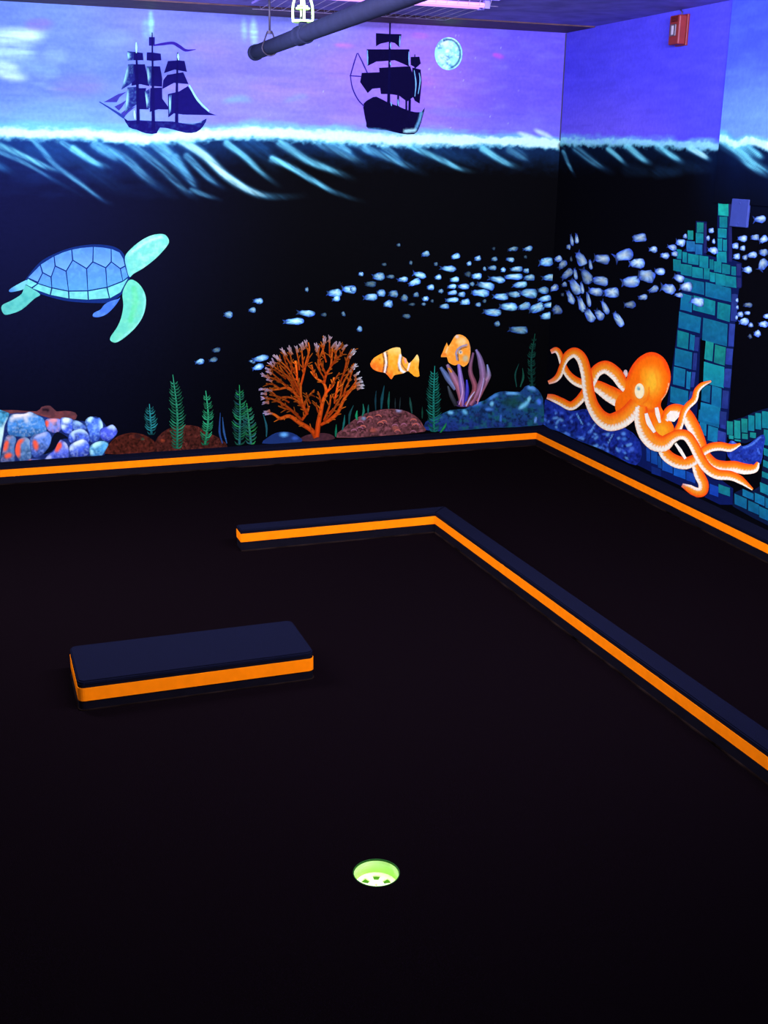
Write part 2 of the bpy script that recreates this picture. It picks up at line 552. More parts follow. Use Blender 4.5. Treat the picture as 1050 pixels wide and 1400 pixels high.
# furred-out upper panel of the right wall, just proud of it
PT = 0.008
ys_ = axis_vals([(YN, 3.6, .05), (3.6, 4.484, .006)])
zp_ = axis_vals([(1.43, 1.76, .0045), (1.76, ZC, .012)])
S, Z = np.meshgrid(ys_[::-1], zp_)
P = np.stack([np.full(S.size, XR - PT), S.ravel(), Z.ravel()], -1)
me = grid_mesh('upper_panel', P, *S.shape, albedo(paint_wall('panel', S.ravel(), Z.ravel(), P)))
upper_panel = link('upper_panel', me, M_PAINT, wall_right)
tag(upper_panel, 'brighter blue upper panel standing proud of the right wall')
M_PANELEDGE = mat('blue_panel_edge', (0.03, 0.03, 0.16), .8, .1)
bm_obj('panel_return', box_bm(XR - PT + .0005, 4.480, 1.43, XR - .0005, 4.4842, ZC), M_PANELEDGE, wall_right)

M_OTHER = mat('dark_sea_paint', (0.012, 0.013, 0.03), .9, .1, var=.4, scale=4)
w = bm_obj('wall_left', box_bm(XL - .1, YN, 0, XL, D, ZC), M_OTHER)
tag(w, 'dark painted wall out of view on the left', kind='structure')
w = bm_obj('wall_front', box_bm(XL, YN - .1, 0, XR, YN, ZC), M_OTHER)
tag(w, 'dark painted wall behind the viewer', kind='structure')
ce = bm_obj('ceiling', box_bm(XL - .1, YN - .1, ZC, XR + .1, D + .1, ZC + .1), M_CEIL)
tag(ce, 'low dull violet ceiling', kind='structure')
tr = bm_obj('trim_1', box_bm(XL, D - .315, ZC - .006, XR - .004, D - .003, ZC + .001), M_BROWN)
tag(tr, 'brown board along the ceiling edge above the back wall', kind='structure')

CUP = (0.790, 2.190)
RC = 0.0545
fl_v = [(XL, YN), (XR, YN), (XR, D), (XL, D)]
fl_v += [(CUP[0] + RC * math.cos(a), CUP[1] + RC * math.sin(a)) for a in [2 * math.pi * k / 40 for k in range(40)]]
ed = [(0, 1), (1, 2), (2, 3), (3, 0)] + [(4 + k, 4 + (k + 1) % 40) for k in range(40)]
r = delaunay_2d_cdt([Vector(v) for v in fl_v], ed, [], 1, 1e-6)
b = bmesh.new()
vs = [b.verts.new((v[0], v[1], 0)) for v in r[0]]
for f in r[2]:
    c = sum((r[0][i] for i in f), Vector((0, 0))) / len(f)
    if (c - Vector(CUP)).length > RC * 0.99: b.faces.new([vs[i] for i in f])
bmesh.ops.recalc_face_normals(b, faces=b.faces)
for f in b.faces:
    if f.normal.z < 0: f.normal_flip()
fl = bm_obj('floor', b, M_CARPET)
tag(fl, 'black carpeted playing floor', kind='structure')

# ------------------------------------------------------------------ mural tools
def to_wall(q, wall, off):
    ax, val, nrm = WALLS[wall]
    return on_plane(q, ax, val) + nrm * off


COUNT = [0]


def make_patch(name, wall, parent, V, F, rgb, layer, label=None, lift=0.0):
    me = bpy.data.meshes.new(name)
    COUNT[0] += 1
    W = to_wall(V, wall, (0.0012 + 0.0007 * layer + (COUNT[0] % 50) * 1.3e-5) + np.asarray(lift, float).reshape(-1, 1))
    me.from_pydata(W.tolist(), [], [list(map(int, f)) for f in F])
    nrm = WALLS[wall][2]
    me.update()
    if len(me.polygons):
        tot = np.zeros(3)
        for p in list(me.polygons)[:40]: tot += np.array(p.normal) * p.area
        if tot @ nrm < 0: me.flip_normals()
    set_pigment(me, albedo(rgb))
    o = link(name, me, M_PAINT, parent)
    if label: o['label'] = label
    return o


def inside(poly, x, y):
    c = np.zeros(x.shape, bool)
    n = len(poly)
    for i in range(n):
        x1, y1 = poly[i]
        x2, y2 = poly[(i + 1) % n]
        k = ((y1 > y) != (y2 > y)) & (x < (x2 - x1) * (y - y1) / (y2 - y1 + 1e-12) + x1)
        c ^= k
    return c


def poly_patch(name, wall, parent, pts, ops, layer=1, step=2.0, smooth=4, label=None):
    """a painted shape: outline in pts, pigment from a list of brush operations"""
    C = catmull(pts, smooth, True) if smooth else np.array(pts, float)
    if step:
        gx, gy = np.meshgrid(np.arange(C[:, 0].min(), C[:, 0].max(), step), np.arange(C[:, 1].min(), C[:, 1].max(), step))
        gx, gy = gx.ravel() + nrng.uniform(-.2, .2, gx.size) * step, gy.ravel() + nrng.uniform(-.2, .2, gy.size) * step
        k = inside(C, gx, gy)
        G = np.stack([gx[k], gy[k]], -1)
        if len(G):
            dmin = np.min(np.hypot(G[:, None, 0] - C[None, :, 0], G[:, None, 1] - C[None, :, 1]), 1)
            G = G[dmin > step * .45]
        V0 = np.vstack([C, G]) if len(G) else C
    else:
        V0 = C
    n = len(C)
    r = delaunay_2d_cdt([Vector(v) for v in V0], [(i, (i + 1) % n) for i in range(n)], [], 1, 1e-5)
    V = np.array([[v[0], v[1]] for v in r[0]])
    F = [f for f in r[2]]
    cen = np.array([V[list(f)].mean(0) for f in F])
    ok = inside(C, cen[:, 0], cen[:, 1])
    F = [f for f, k in zip(F, ok) if k]
    return make_patch(name, wall, parent, V, F, run_ops(V, ops), layer, label)


def run_ops(V, ops):
    x, y = V[:, 0], V[:, 1]
    c = np.zeros((len(V), 3))
    for op in ops:
        k = op[0]
        if k == 'fill': c[:] = op[1]
        elif k == 'lin':                       # ('lin', p0, p1, colour, strength): fades in from p0 to p1
            p0, p1 = np.array(op[1], float), np.array(op[2], float)
            d = p1 - p0
            t = ((x - p0[0]) * d[0] + (y - p0[1]) * d[1]) / (d @ d)
            c = mix(c, op[3], smoothstep(0, 1, t) * (op[4] if len(op) > 4 else 1))
        elif k == 'blob':                      # ('blob', centre, rx, ry, colour, strength)
            t = np.hypot((x - op[1][0]) / op[2], (y - op[1][1]) / op[3])
            c = mix(c, op[4], smoothstep(1, .2, t) * (op[5] if len(op) > 5 else 1))
        elif k == 'st':                        # ('st', points, half width, colour, strength)
            c = mix(c, op[3], stroke_alpha(x, y, op[1], op[2], False) * (op[4] if len(op) > 4 else 1))
        elif k == 'soft':                      # the same with a dragged, fading brush
            c = mix(c, op[3], stroke_alpha(x, y, op[1], op[2] * 1.5, True) * (op[4] if len(op) > 4 else 1))
        elif k == 'noise':                     # ('noise', scale, colour, strength)
            c = mix(c, op[2], smoothstep(.45, .75, fbm(x / op[1] + 3.3, y / op[1])) * op[3])
    return c


def ribbon(name, wall, parent, pts, wid, colfn, layer=1, k=5, m_=5, label=None):
    """a brush mark along pts; wid = half widths; colfn(t, u) -> rgb"""
    C = catmull(pts, k)
    Wd = np.interp(np.linspace(0, 1, len(C)), np.linspace(0, 1, len(wid)), wid)
    T = np.gradient(C, axis=0)
    T /= np.maximum(np.linalg.norm(T, axis=1, keepdims=True), 1e-9)
    Nn = np.stack([T[:, 1], -T[:, 0]], -1)    # left-hand side of travel on screen
    u = np.linspace(-1, 1, m_)
    V = C[:, None, :] + Nn[:, None, :] * (Wd[:, None] * u[None, :])[..., None]
    t = np.repeat(np.linspace(0, 1, len(C)), m_)
    uu = np.tile(u, len(C))
    idx = np.arange(len(C) * m_).reshape(-1, m_)
    F = np.stack([idx[:-1, :-1], idx[:-1, 1:], idx[1:, 1:], idx[1:, :-1]], -1).reshape(-1, 4)
    rgb = colfn(t, uu)
    return make_patch(name, wall, parent, V.reshape(-1, 2), F, rgb, layer, label, t * 2.5e-4)


def merge_ribbons(name, wall, parent, items, layer, label=None, m_=3, k=4):
    """several brush marks that make one painted plant"""
    VV, FF, CC, LL = [], [], [], []
    off = 0
    for pts, wid, c0, c1 in items:
        C = catmull(pts, k) if len(pts) > 2 else np.linspace(pts[0], pts[1], 4)
        Wd = np.interp(np.linspace(0, 1, len(C)), np.linspace(0, 1, len(wid)), wid)
        T = np.gradient(C, axis=0)
        T /= np.maximum(np.linalg.norm(T, axis=1, keepdims=True), 1e-9)
        Nn = np.stack([T[:, 1], -T[:, 0]], -1)
        u = np.linspace(-1, 1, m_)
        V = (C[:, None, :] + Nn[:, None, :] * (Wd[:, None] * u[None, :])[..., None]).reshape(-1, 2)
        idx = np.arange(len(C) * m_).reshape(-1, m_) + off
        FF += np.stack([idx[:-1, :-1], idx[:-1, 1:], idx[1:, 1:], idx[1:, :-1]], -1).reshape(-1, 4).tolist()
        t = np.repeat(np.linspace(0, 1, len(C)), m_)[:, None]
        sh = (1 - .35 * np.abs(np.tile(u, len(C))))[:, None]
        CC.append((np.array(c0, float) * (1 - t) + np.array(c1, float) * t) * sh)
        VV.append(V)
        LL.append(np.full(len(V), 1.3e-5 * (len(VV) % 90)) + 4e-6 * t[:, 0])
        off += len(V)
    return make_patch(name, wall, parent, np.vstack(VV), FF, np.vstack(CC), layer, label, np.concatenate(LL))


def crop(ox, oy, s):
    return lambda *pts: [(ox + p[0] / s, oy + p[1] / s) for p in pts]


FLAT = lambda c: [('fill', c)]
B, Rw = wall_back, wall_right
# ------------------------------------------------------------------ painted turtle
t_ = crop(0, 310, 4.375)
OUT = (18, 40, 110)
tur = poly_patch('painted_turtle', 'back', B, t_((150, 318), (235, 215), (325, 162), (430, 124), (545, 106), (645, 111), (708, 132), (745, 172), (762, 235), (778, 300), (752, 355), (728, 402), (662, 450), (560, 456), (410, 446), (298, 420), (195, 385), (140, 352)),
                 FLAT(OUT), 1, 3, label='pale blue sea turtle painted on the back wall, swimming right')
def scute(pts, c0, c1):
    p = np.array(t_(*pts))
    cen = p.mean(0)
    d = p - cen
    p = cen + d * (1 - 0.95 / np.maximum(np.linalg.norm(d, axis=1, keepdims=True), 2))
    poly_patch('scute', 'back', tur, p, [('fill', c0), ('lin', (cen[0], p[:, 1].min()), (cen[0], p[:, 1].max()), c1, .8), ('noise', 5, np.minimum(np.array(c0) * 1.25, 255), .6)], 2, 2.2, 0)
BL, BG, GR = (74, 126, 218), (78, 150, 216), (98, 186, 198)
for pts in (((165, 305), (240, 228), (255, 275), (225, 332)), ((240, 225), (322, 175), (330, 235), (305, 300), (255, 275)), ((322, 175), (375, 150), (428, 135), (435, 200), (395, 265), (330, 235)),
            ((428, 135), (490, 122), (558, 118), (555, 210), (518, 250), (435, 200)), ((558, 118), (612, 120), (665, 130), (665, 210), (632, 245), (555, 210)), ((665, 130), (715, 150), (740, 190), (748, 235), (720, 250), (665, 210))):
    scute(pts, BL, (104, 160, 242))
for pts in (((255, 275), (305, 300), (310, 365), (225, 338)), ((305, 300), (330, 235), (395, 265), (410, 385), (310, 365)), ((395, 265), (435, 200), (518, 250), (525, 383), (410, 385)),
            ((518, 250), (555, 210), (632, 245), (640, 362), (525, 383)), ((632, 245), (665, 210), (720, 250), (735, 325), (640, 362)), ((720, 250), (748, 235), (768, 300), (735, 325))):
    scute(pts, BL, BG)
for pts in (((165, 308), (225, 340), (190, 365), (150, 345)), ((225, 340), (310, 367), (300, 408), (190, 368)), ((310, 367), (410, 387), (412, 430), (300, 408)), ((410, 387), (525, 385), (528, 437), (412, 430)),
            ((525, 385), (640, 364), (655, 428), (528, 437)), ((640, 364), (735, 327), (768, 305), (722, 395), (655, 430))):
    scute(pts, GR, (104, 196, 198))
poly_patch('head', 'back', tur, t_((748, 178), (790, 125), (850, 78), (910, 50), (970, 43), (1000, 60), (1010, 92), (985, 132), (930, 190), (860, 245), (800, 280), (774, 300), (757, 250)),
           [('fill', (104, 198, 192)), ('noise', 6, (146, 220, 204), .8), ('st', t_((790, 150), (880, 90), (960, 60)), 2.5, (200, 250, 240), .6), ('st', t_((752, 190), (760, 250), (776, 300)), 2, (105, 175, 235), .7)], 2, 2)
poly_patch('front_flipper', 'back', tur, t_((778, 316), (820, 332), (858, 380), (873, 440), (860, 520), (820, 590), (760, 650), (700, 690), (665, 685), (660, 660), (700, 600), (725, 540), (737, 470), (732, 400), (750, 350)),
           [('fill', (94, 196, 180)), ('st', t_((800, 370), (810, 450), (780, 560)), 6, (84, 200, 150), .9), ('st', t_((860, 400), (866, 470), (830, 575), (700, 685)), 2.5, (130, 212, 214), .8), ('noise', 6, (116, 206, 176), .5)], 3, 2)
poly_patch('far_flipper', 'back', tur, t_((625, 465), (660, 445), (705, 432), (718, 425), (690, 470), (640, 520), (590, 540), (556, 536), (562, 515), (600, 495)), [('fill', (62, 108, 216)), ('noise', 5, (90, 140, 240), .6)], 2, 2)
poly_patch('hind_flipper', 'back', tur, t_((148, 350), (195, 372), (240, 405), (205, 430), (130, 495), (60, 522), (25, 523), (8, 490), (18, 465), (70, 440), (130, 400)), [('fill', (88, 186, 184)), ('noise', 6, (66, 164, 168), .8)], 2, 2)
poly_patch('hind_flipper', 'back', tur, t_((160, 318), (168, 335), (150, 350), (140, 372), (100, 385), (60, 390), (58, 374), (110, 342)), [('fill', (105, 190, 225)), ('lin', t_((100, 350))[0], t_((60, 390))[0], (60, 110, 200), .8)], 2, 2)

# ------------------------------------------------------------------ painted tall ships
s1 = crop(120, 30, 5.526)
NV = (22, 18, 104)
ship = poly_patch('painted_ship', 'back', B, s1((268, 718), (300, 745), (380, 742), (520, 750), (640, 752), (715, 765), (780, 768), (840, 760), (898, 730), (870, 790), (820, 832), (740, 838), (640, 812), (545, 798), (520, 842), (440, 842), (370, 815), (310, 795)),
                  [('fill', NV), ('st', s1((730, 762), (790, 765), (850, 755)), 1.2, (120, 190, 250), .8), ('noise', 4, (40, 60, 150), .5)], 1, 2.2, 2, label='three-masted sailing ship with a streamer, painted in navy silhouette')
LT = (150, 225, 250)
def sail(pts, c=NV, parent=None, cr=s1, layer=2, ops=None, name='sail'):
    return poly_patch(name, 'back', parent or ship, cr(*pts), [('fill', c)] + (ops or []), layer, 2.0, 0)
for p in (((345, 225), (415, 235), (420, 290), (345, 290)), ((340, 320), (430, 320), (465, 485), (395, 470), (330, 482)), ((365, 500), (440, 500), (432, 560), (462, 660), (380, 660)),
          ((445, 230), (485, 230), (550, 240), (555, 290), (490, 295), (445, 290)), ((480, 335), (545, 335), (562, 430), (560, 490), (470, 482)), ((472, 500), (560, 495), (562, 580), (622, 662), (530, 660), (468, 680)),
          ((605, 295), (680, 290), (730, 295), (748, 377), (655, 360), (575, 387)), ((600, 400), (720, 380), (760, 470), (650, 460), (563, 507), (570, 440)),
          ((605, 545), (690, 525), (755, 485), (860, 640), (915, 685), (970, 705), (840, 702), (720, 700), (650, 690), (608, 722))):
    sail(p)
for p in (((298, 222), (345, 225), (345, 290), (300, 292)), ((303, 320), (345, 318), (356, 440), (310, 478), (253, 512)), ((298, 495), (368, 490), (372, 620), (320, 658), (280, 690)), ((443, 335), (482, 335), (482, 480), (455, 470)),
          ((430, 525), (466, 505), (470, 650), (445, 655)), ((612, 555), (632, 550), (628, 680), (612, 700))):
    sail(p, (30, 36, 130), ops=[('soft', s1(p[0], ((p[0][0] + p[-1][0]) / 2 + 4, (p[0][1] + p[-1][1]) / 2), p[-1]), 3.0, LT, 1), ('noise', 1.8, (120, 200, 240), .35)], layer=3, name='lit_sail')
DK = lambda c, c2=None: (lambda t, u: np.array(c, float)[None, :] * np.ones((len(t), 1)))
for pts, w in ((((485, 80), (490, 450), (495, 820)), (.6, 1.6, 2.4)), (((365, 205), (374, 480), (380, 770)), (1, 1.8, 2.2)), (((678, 232), (672, 500), (670, 760)), (.8, 1.6, 2.2))):
    ribbon('mast', 'back', ship, s1(*pts), w, DK((20, 16, 95)), 4, 4, 3)
for pts in (((365, 155), (366, 235)), ((350, 670), (356, 735)), ((680, 240), (684, 290))):
    ribbon('mast_highlight', 'back', ship, s1(*pts), (.6, 1.5, .6), DK((170, 240, 255)), 5, 4, 3)
ribbon('bowsprit', 'back', ship, s1((88, 604), (180, 660), (275, 722)), (.6, 1.2, 2), DK((40, 60, 160)), 3, 4, 3)
ribbon('streamer', 'back', ship, s1((495, 178), (560, 168), (640, 160), (690, 185), (740, 215), (815, 208)), (1, 1.8, 2, 2.2, 1.8, .3), DK((50, 34, 160)), 3, 5, 3)
sail(((462, 115), (505, 115), (505, 180), (462, 180)), (30, 24, 120), name='pennant')
for p in (((120, 606), (230, 545), (292, 528), (240, 568), (218, 606)), ((200, 640), (250, 615), (292, 590), (262, 640), (235, 670)), ((250, 690), (290, 660), (360, 640), (300, 690), (278, 716))):
    sail(p, (58, 56, 170), name='jib')
ribbon('sail_edge', 'back', ship, s1((765, 478), (830, 590), (915, 675)), (1, 1.5, 1), DK(LT), 4, 5, 3)

s2 = crop(460, 20, 5.526)
BK = (12, 9, 52)
ship2 = poly_patch('painted_ship', 'back', B, s2((205, 672), (255, 635), (300, 620), (380, 660), (460, 690), (560, 730), (640, 735), (668, 698), (650, 770), (625, 855), (585, 903), (480, 898), (380, 875), (240, 862), (225, 820), (208, 740)),
                   [('fill', BK), ('st', s2((640, 740), (625, 800), (600, 860)), 3.2, (105, 180, 240), .85), ('st', s2((235, 865), (310, 870), (400, 885)), 2.5, (90, 170, 235), .7), ('st', s2((520, 880), (590, 875)), 4, (170, 235, 255), .9)], 1, 2.0, 2, label='dark galleon painted in black silhouette, sailing towards the viewer')
for p in (((297, 140), (400, 146), (490, 148), (475, 248), (440, 215), (400, 205), (330, 220), (298, 240)), ((228, 262), (400, 262), (550, 262), (545, 392), (500, 370), (440, 345), (380, 350), (300, 355), (235, 387)),
          ((322, 402), (450, 395), (555, 390), (585, 480), (582, 620), (532, 657), (470, 610), (400, 600), (335, 600), (330, 560)), ((190, 440), (330, 435), (350, 552), (270, 560), (235, 592), (178, 510)),
          ((560, 320), (625, 318), (636, 370), (600, 402), (560, 380)), ((572, 400), (635, 415), (642, 510), (627, 672), (590, 650), (568, 600))):
    sail(p, BK, ship2, s2)
for pts, w in ((((403, 62), (398, 400), (392, 670)), (.9, 1.5, 2)), (((465, 600), (463, 700)), (1.3, 1.3)), (((526, 640), (526, 725)), (1.2, 1.2)), (((552, 640), (550, 735)), (1.6, 1.6)), (((590, 300), (592, 420)), (.6, 1.0))):
    ribbon('mast', 'back', ship2, s2(*pts), w, DK((12, 10, 60)), 3, 4, 3)
for pts in (((155, 292), (130, 370), (104, 462)), ((160, 290), (195, 360), (232, 440)), ((104, 464), (120, 555), (160, 640), (208, 692)), ((98, 462), (188, 467))):
    ribbon('rigging_line', 'back', ship2, s2(*pts), (.6, .8, .7), DK((44, 30, 140)), 2, 4, 3)
for pts in (((402, 360), (410, 385)), ((585, 420), (598, 520), (590, 620)), ((622, 440), (630, 500), (615, 600)), ((405, 215), (408, 258)), ((478, 160), (474, 240)), ((410, 660), (414, 690)), ((462, 640), (466, 690)), ((232, 270), (234, 380)), ((545, 280), (546, 380))):
    ribbon('paint_highlight', 'back', ship2, s2(*pts), (.4, .9, .4), DK((110, 170, 240)), 4, 4, 3)
moon = poly_patch('painted_moon', 'back', B, [(613 + 19 * math.cos(a), 73.5 + 22.5 * math.sin(a)) for a in np.linspace(0, 2 * math.pi, 20, endpoint=False)],
                  [('fill', (150, 235, 238)), ('noise', 6, (84, 150, 215), .9), ('noise', 3, (215, 255, 250), .8), ('blob', (609, 60), 9, 7, (225, 255, 250), .8), ('blob', (611, 70), 4, 4, (240, 255, 255), .9), ('blob', (605, 84), 6, 5, (200, 250, 245), .7),
                   ('st', [(607 + 17.5 * math.cos(a), 73.5 + 20.5 * math.sin(a)) for a in np.linspace(-1.9, 2.2, 9)], 2.2, (24, 56, 150), .0), ('st', [(613 + 16 * math.cos(a), 73.5 + 19.5 * math.sin(a)) for a in np.linspace(-2.0, 1.3, 10)], 1.8, (26, 60, 150), .85),
                   ('st', [(613 + 18 * math.cos(a), 73.5 + 21.5 * math.sin(a)) for a in np.linspace(-.4, 2.4, 9)], 1.2, (150, 230, 250), .9)], 1, 1.3, 2, label='round cratered moon painted in pale cyan on the back wall sky')

# ------------------------------------------------------------------ painted shoal
def fish(wall, cx, cy, L, H, ang, br, tail=1.0):
    a = math.radians(ang)
    ca, sa = math.cos(a), math.sin(a)
    n = 14
    pw = rng.uniform(.55, .95)                 # blunt or pointed body
    se = lambda v: math.copysign(abs(v) ** pw, v)
    ring = lambda k, ox, oy: [(se(math.cos(t)) * L * .42 * k + L * .08 + ox, se(math.sin(t)) * H * .5 * k * (1.12 if math.cos(t) > 0 else .92) + oy) for t in np.linspace(0, 2 * math.pi, n, endpoint=False)]
    ox, oy = L * rng.uniform(-.02, .10), -H * rng.uniform(.02, .14)
    j = lambda: rng.uniform(-.06, .06)
    body = [(x + j() * H, y + j() * H) for x, y in ring(1, 0, 0)]
    inner = ring(.58, ox, oy)
    pts = [(L * .08 + ox, oy)] + inner + body + [(-L * .26, -H * .2), (-L * (.46 + j()), -H * (.34 + j()) * tail), (-L * .38, 0), (-L * (.46 + j()), H * (.34 + j()) * tail), (-L * .26, H * .2)]
    V = np.array([(cx + x * ca - y * sa, cy + x * sa + y * ca) for x, y in pts])
    F = [(0, 1 + i, 1 + (i + 1) % n) for i in range(n)]
    F += [(1 + i, 1 + n + i, 1 + n + (i + 1) % n, 1 + (i + 1) % n) for i in range(n)]
    q = 1 + 2 * n
    core, mid_, rim = (np.array((205, 243, 255.)), np.array((128, 200, 252.)), np.array((26, 58, 160.)))
    if wall == 'right': core, mid_, rim = np.array((220, 242, 255.)), np.array((146, 190, 254.)), np.array((42, 74, 196.))
    k = .2 + .8 * br
    ci = np.array([mid_ * rng.uniform(.75, 1.2) for _ in range(n)])
    co = np.array([rim * rng.uniform(.5, 1.5) for _ in range(n)])
    C = np.vstack([[core * k * rng.uniform(.9, 1.1)], ci * k, co * k, np.array([rim * .9, rim * rng.uniform(.3, 1.2), mid_ * .4, rim * rng.uniform(.3, 1.2), rim * .9]) * k])
    TF = [(q, q + 1, q + 2), (q + 2, q + 3, q + 4), (q, q + 2, q + 4)]
    lift = np.zeros(len(V)); lift[:q] = 6e-6
    make_patch('painted_fish', wall, B if wall == 'back' else Rw, V, F + TF, C, 5, None, lift)
def shoal(cr, items):
    ox, oy, s = cr
    for it in items:
        x, y, L, H, a, br = it[:6]
        px, py = ox + x / s, oy + y / s
        wall = 'back' if px < 775.5 - 0.066 * (py - 80) - 2 else 'right'
        fish(wall, px, py, L / s * 1.12, H / s * .95, a, br, it[6] if len(it) > 6 else 1.0)
shoal((480, 320, 6.5625), [(420, 98, 35, 30, 0, .35), (290, 272, 45, 30, 0, .25), (530, 258, 30, 40, 0, .35), (660, 180, 75, 50, -15, .8), (930, 202, 80, 50, -15, 1), (755, 268, 35, 35, 0, .4), (862, 310, 140, 60, 5, .9), (83, 358, 45, 40, 0, .75),
    (240, 380, 110, 75, 0, .75), (345, 382, 75, 35, 0, .4), (455, 408, 95, 50, -8, .9), (605, 365, 120, 60, 15, 1, 1.6), (165, 448, 100, 50, 0, .35), (560, 435, 115, 60, -20, 1), (775, 388, 62, 48, -15, 1), (920, 408, 82, 50, -5, 1), (12, 495, 55, 55, 0, .8),
    (705, 478, 65, 50, -5, 1), (897, 470, 82, 42, -5, 1), (1000, 470, 105, 52, 0, 1), (262, 528, 78, 65, 0, .75), (165, 567, 125, 65, -5, .85), (372, 537, 82, 65, 0, .6), (470, 575, 65, 65, -30, .5), (578, 545, 50, 45, -10, .55), (660, 580, 62, 46, -5, .95),
    (800, 512, 50, 40, 0, .6), (900, 527, 85, 42, -8, .9), (985, 540, 68, 46, 0, .9), (895, 590, 120, 46, -3, 1), (645, 628, 42, 30, 0, .45), (722, 600, 30, 30, 0, .3), (540, 630, 60, 30, 0, .22), (325, 628, 85, 65, -10, .85), (830, 648, 85, 46, 0, .8), (1015, 610, 88, 56, -10, 1), (490, 735, 72, 45, 5, .35)])
shoal((620, 320, 6.5625), [(133, 265, 45, 40, -15, .8), (210, 218, 58, 46, -15, .9), (360, 225, 55, 40, -10, .6), (525, 135, 95, 40, -12, .55), (660, 132, 88, 46, -10, .75), (500, 228, 75, 46, 5, .85), (640, 205, 30, 30, 0, .2), (355, 130, 30, 30, 0, .18), (273, 312, 30, 42, -20, .7), (340, 303, 78, 46, 0, .65),
    (440, 320, 46, 46, -15, .95), (555, 315, 112, 52, -3, .85), (645, 328, 52, 42, 0, .75), (820, 250, 125, 78, -8, .95, 1.3), (120, 360, 60, 50, 0, .2), (200, 378, 92, 56, 0, 1), (380, 405, 150, 62, 8, .9), (525, 383, 168, 56, -3, 1), (670, 393, 102, 56, -5, .75), (860, 390, 150, 66, -3, .85), (160, 448, 45, 40, 0, .55),
    (275, 460, 155, 66, 12, .95), (585, 455, 132, 56, -8, 1), (228, 527, 165, 66, 3, 1), (412, 562, 135, 62, 3, 1, 1.3), (530, 540, 122, 56, 5, .75), (662, 530, 165, 84, 3, .9), (797, 505, 98, 66, 0, .75), (905, 488, 78, 52, -25, 1), (215, 632, 52, 40, 0, .65), (272, 600, 36, 36, 0, .35), (805, 580, 118, 52, -12, 1), (850, 637, 122, 52, -8, .9),
    (480, 652, 160, 72, 3, .95), (625, 650, 112, 66, -15, .75), (735, 665, 140, 82, -20, .9), (820, 735, 98, 62, -12, .95), (335, 700, 160, 66, 5, .85, 1.3), (385, 805, 52, 52, -15, .6), (570, 858, 170, 72, 3, .6)])
shoal((750, 300, 5.833), [(190, 160, 92, 28, 80, .85), (230, 148, 82, 32, 85, .95), (163, 220, 36, 42, 0, .75), (80, 315, 62, 52, -15, .95), (115, 365, 88, 56, -45, .7), (150, 440, 110, 62, -40, .75), (260, 310, 120, 74, 65, .85), (425, 315, 125, 78, 5, .85, 1.7), (340, 355, 82, 28, 80, .8), (187, 312, 42, 20, 85, .35), (600, 290, 150, 88, -20, .95, 1.7),
    (725, 148, 110, 68, -8, .8), (838, 240, 68, 52, 0, .95), (930, 288, 72, 52, 3, 1), (705, 350, 125, 78, -3, 1), (220, 430, 92, 32, 80, .85), (305, 445, 135, 84, 60, .75), (410, 490, 130, 74, 8, .85), (130, 520, 42, 42, -20, .7), (50, 548, 66, 52, -25, 1), (213, 530, 135, 74, 60, .9), (655, 498, 145, 92, -5, 1, 1.3), (780, 450, 140, 104, 10, .85), (890, 415, 84, 58, 5, .95, 1.4),
    (272, 540, 98, 30, 82, .85), (375, 575, 115, 74, 12, .95), (500, 585, 120, 84, -5, .95), (955, 550, 118, 80, 15, .9, 1.6), (840, 560, 85, 48, -25, .75), (178, 615, 120, 54, 65, .85), (115, 600, 26, 30, 0, .28), (265, 670, 130, 52, 70, 1), (323, 630, 122, 36, 80, .9), (755, 620, 74, 48, -10, .75), (650, 680, 95, 62, -5, .55, 1.4), (455, 695, 118, 48, 65, .9), (330, 760, 118, 68, 58, .95),
    (410, 755, 94, 62, 55, .85), (560, 790, 135, 62, 58, .95), (70, 725, 72, 78, -30, .7), (990, 222, 78, 48, 15, .85), (1010, 275, 52, 46, 0, .9)])
shoal((880, 260, 6.176), [(315, 440, 80, 62, 10, 1, 1.5), (355, 390, 36, 42, 0, .8), (575, 340, 46, 46, 0, .9), (548, 405, 32, 46, 0, .85), (597, 432, 28, 42, 0, .85), (590, 508, 92, 56, 10, 1), (838, 408, 80, 56, 0, .9), (945, 400, 74, 52, -5, .75), (1015, 418, 80, 56, -30, .85), (780, 470, 56, 56, 0, .85), (840, 490, 46, 46, 0, .75), (920, 548, 88, 52, -10, .85),
    (1015, 525, 74, 62, 0, .65), (790, 560, 56, 56, 0, .9), (860, 568, 46, 46, 0, .65), (985, 245, 105, 64, -5, .8, 1.6), (1010, 635, 105, 72, -60, .65, 1.4), (880, 672, 80, 62, 0, .9), (300, 740, 90, 60, 25, .95, 1.5), (360, 818, 108, 84, 0, 1), (455, 940, 120, 74, 15, 1, 1.4), (300, 885, 74, 42, 5, .8)])
shoal((880, 400, 6.176), [(795, 65, 26, 36, 0, .9), (797, 125, 26, 36, 0, .9), (885, 105, 78, 42, 0, .45), (820, 185, 52, 46, 0, .9), (880, 172, 52, 32, 0, .8), (790, 212, 26, 36, 0, .9), (850, 245, 84, 62, -10, .95), (910, 275, 42, 42, -20, .75), (965, 345, 58, 58, 0, .85), (905, 372, 32, 42, -30, .3), (1040, 200, 52, 42, 0, .85), (1015, 268, 80, 54, 0, .9)])
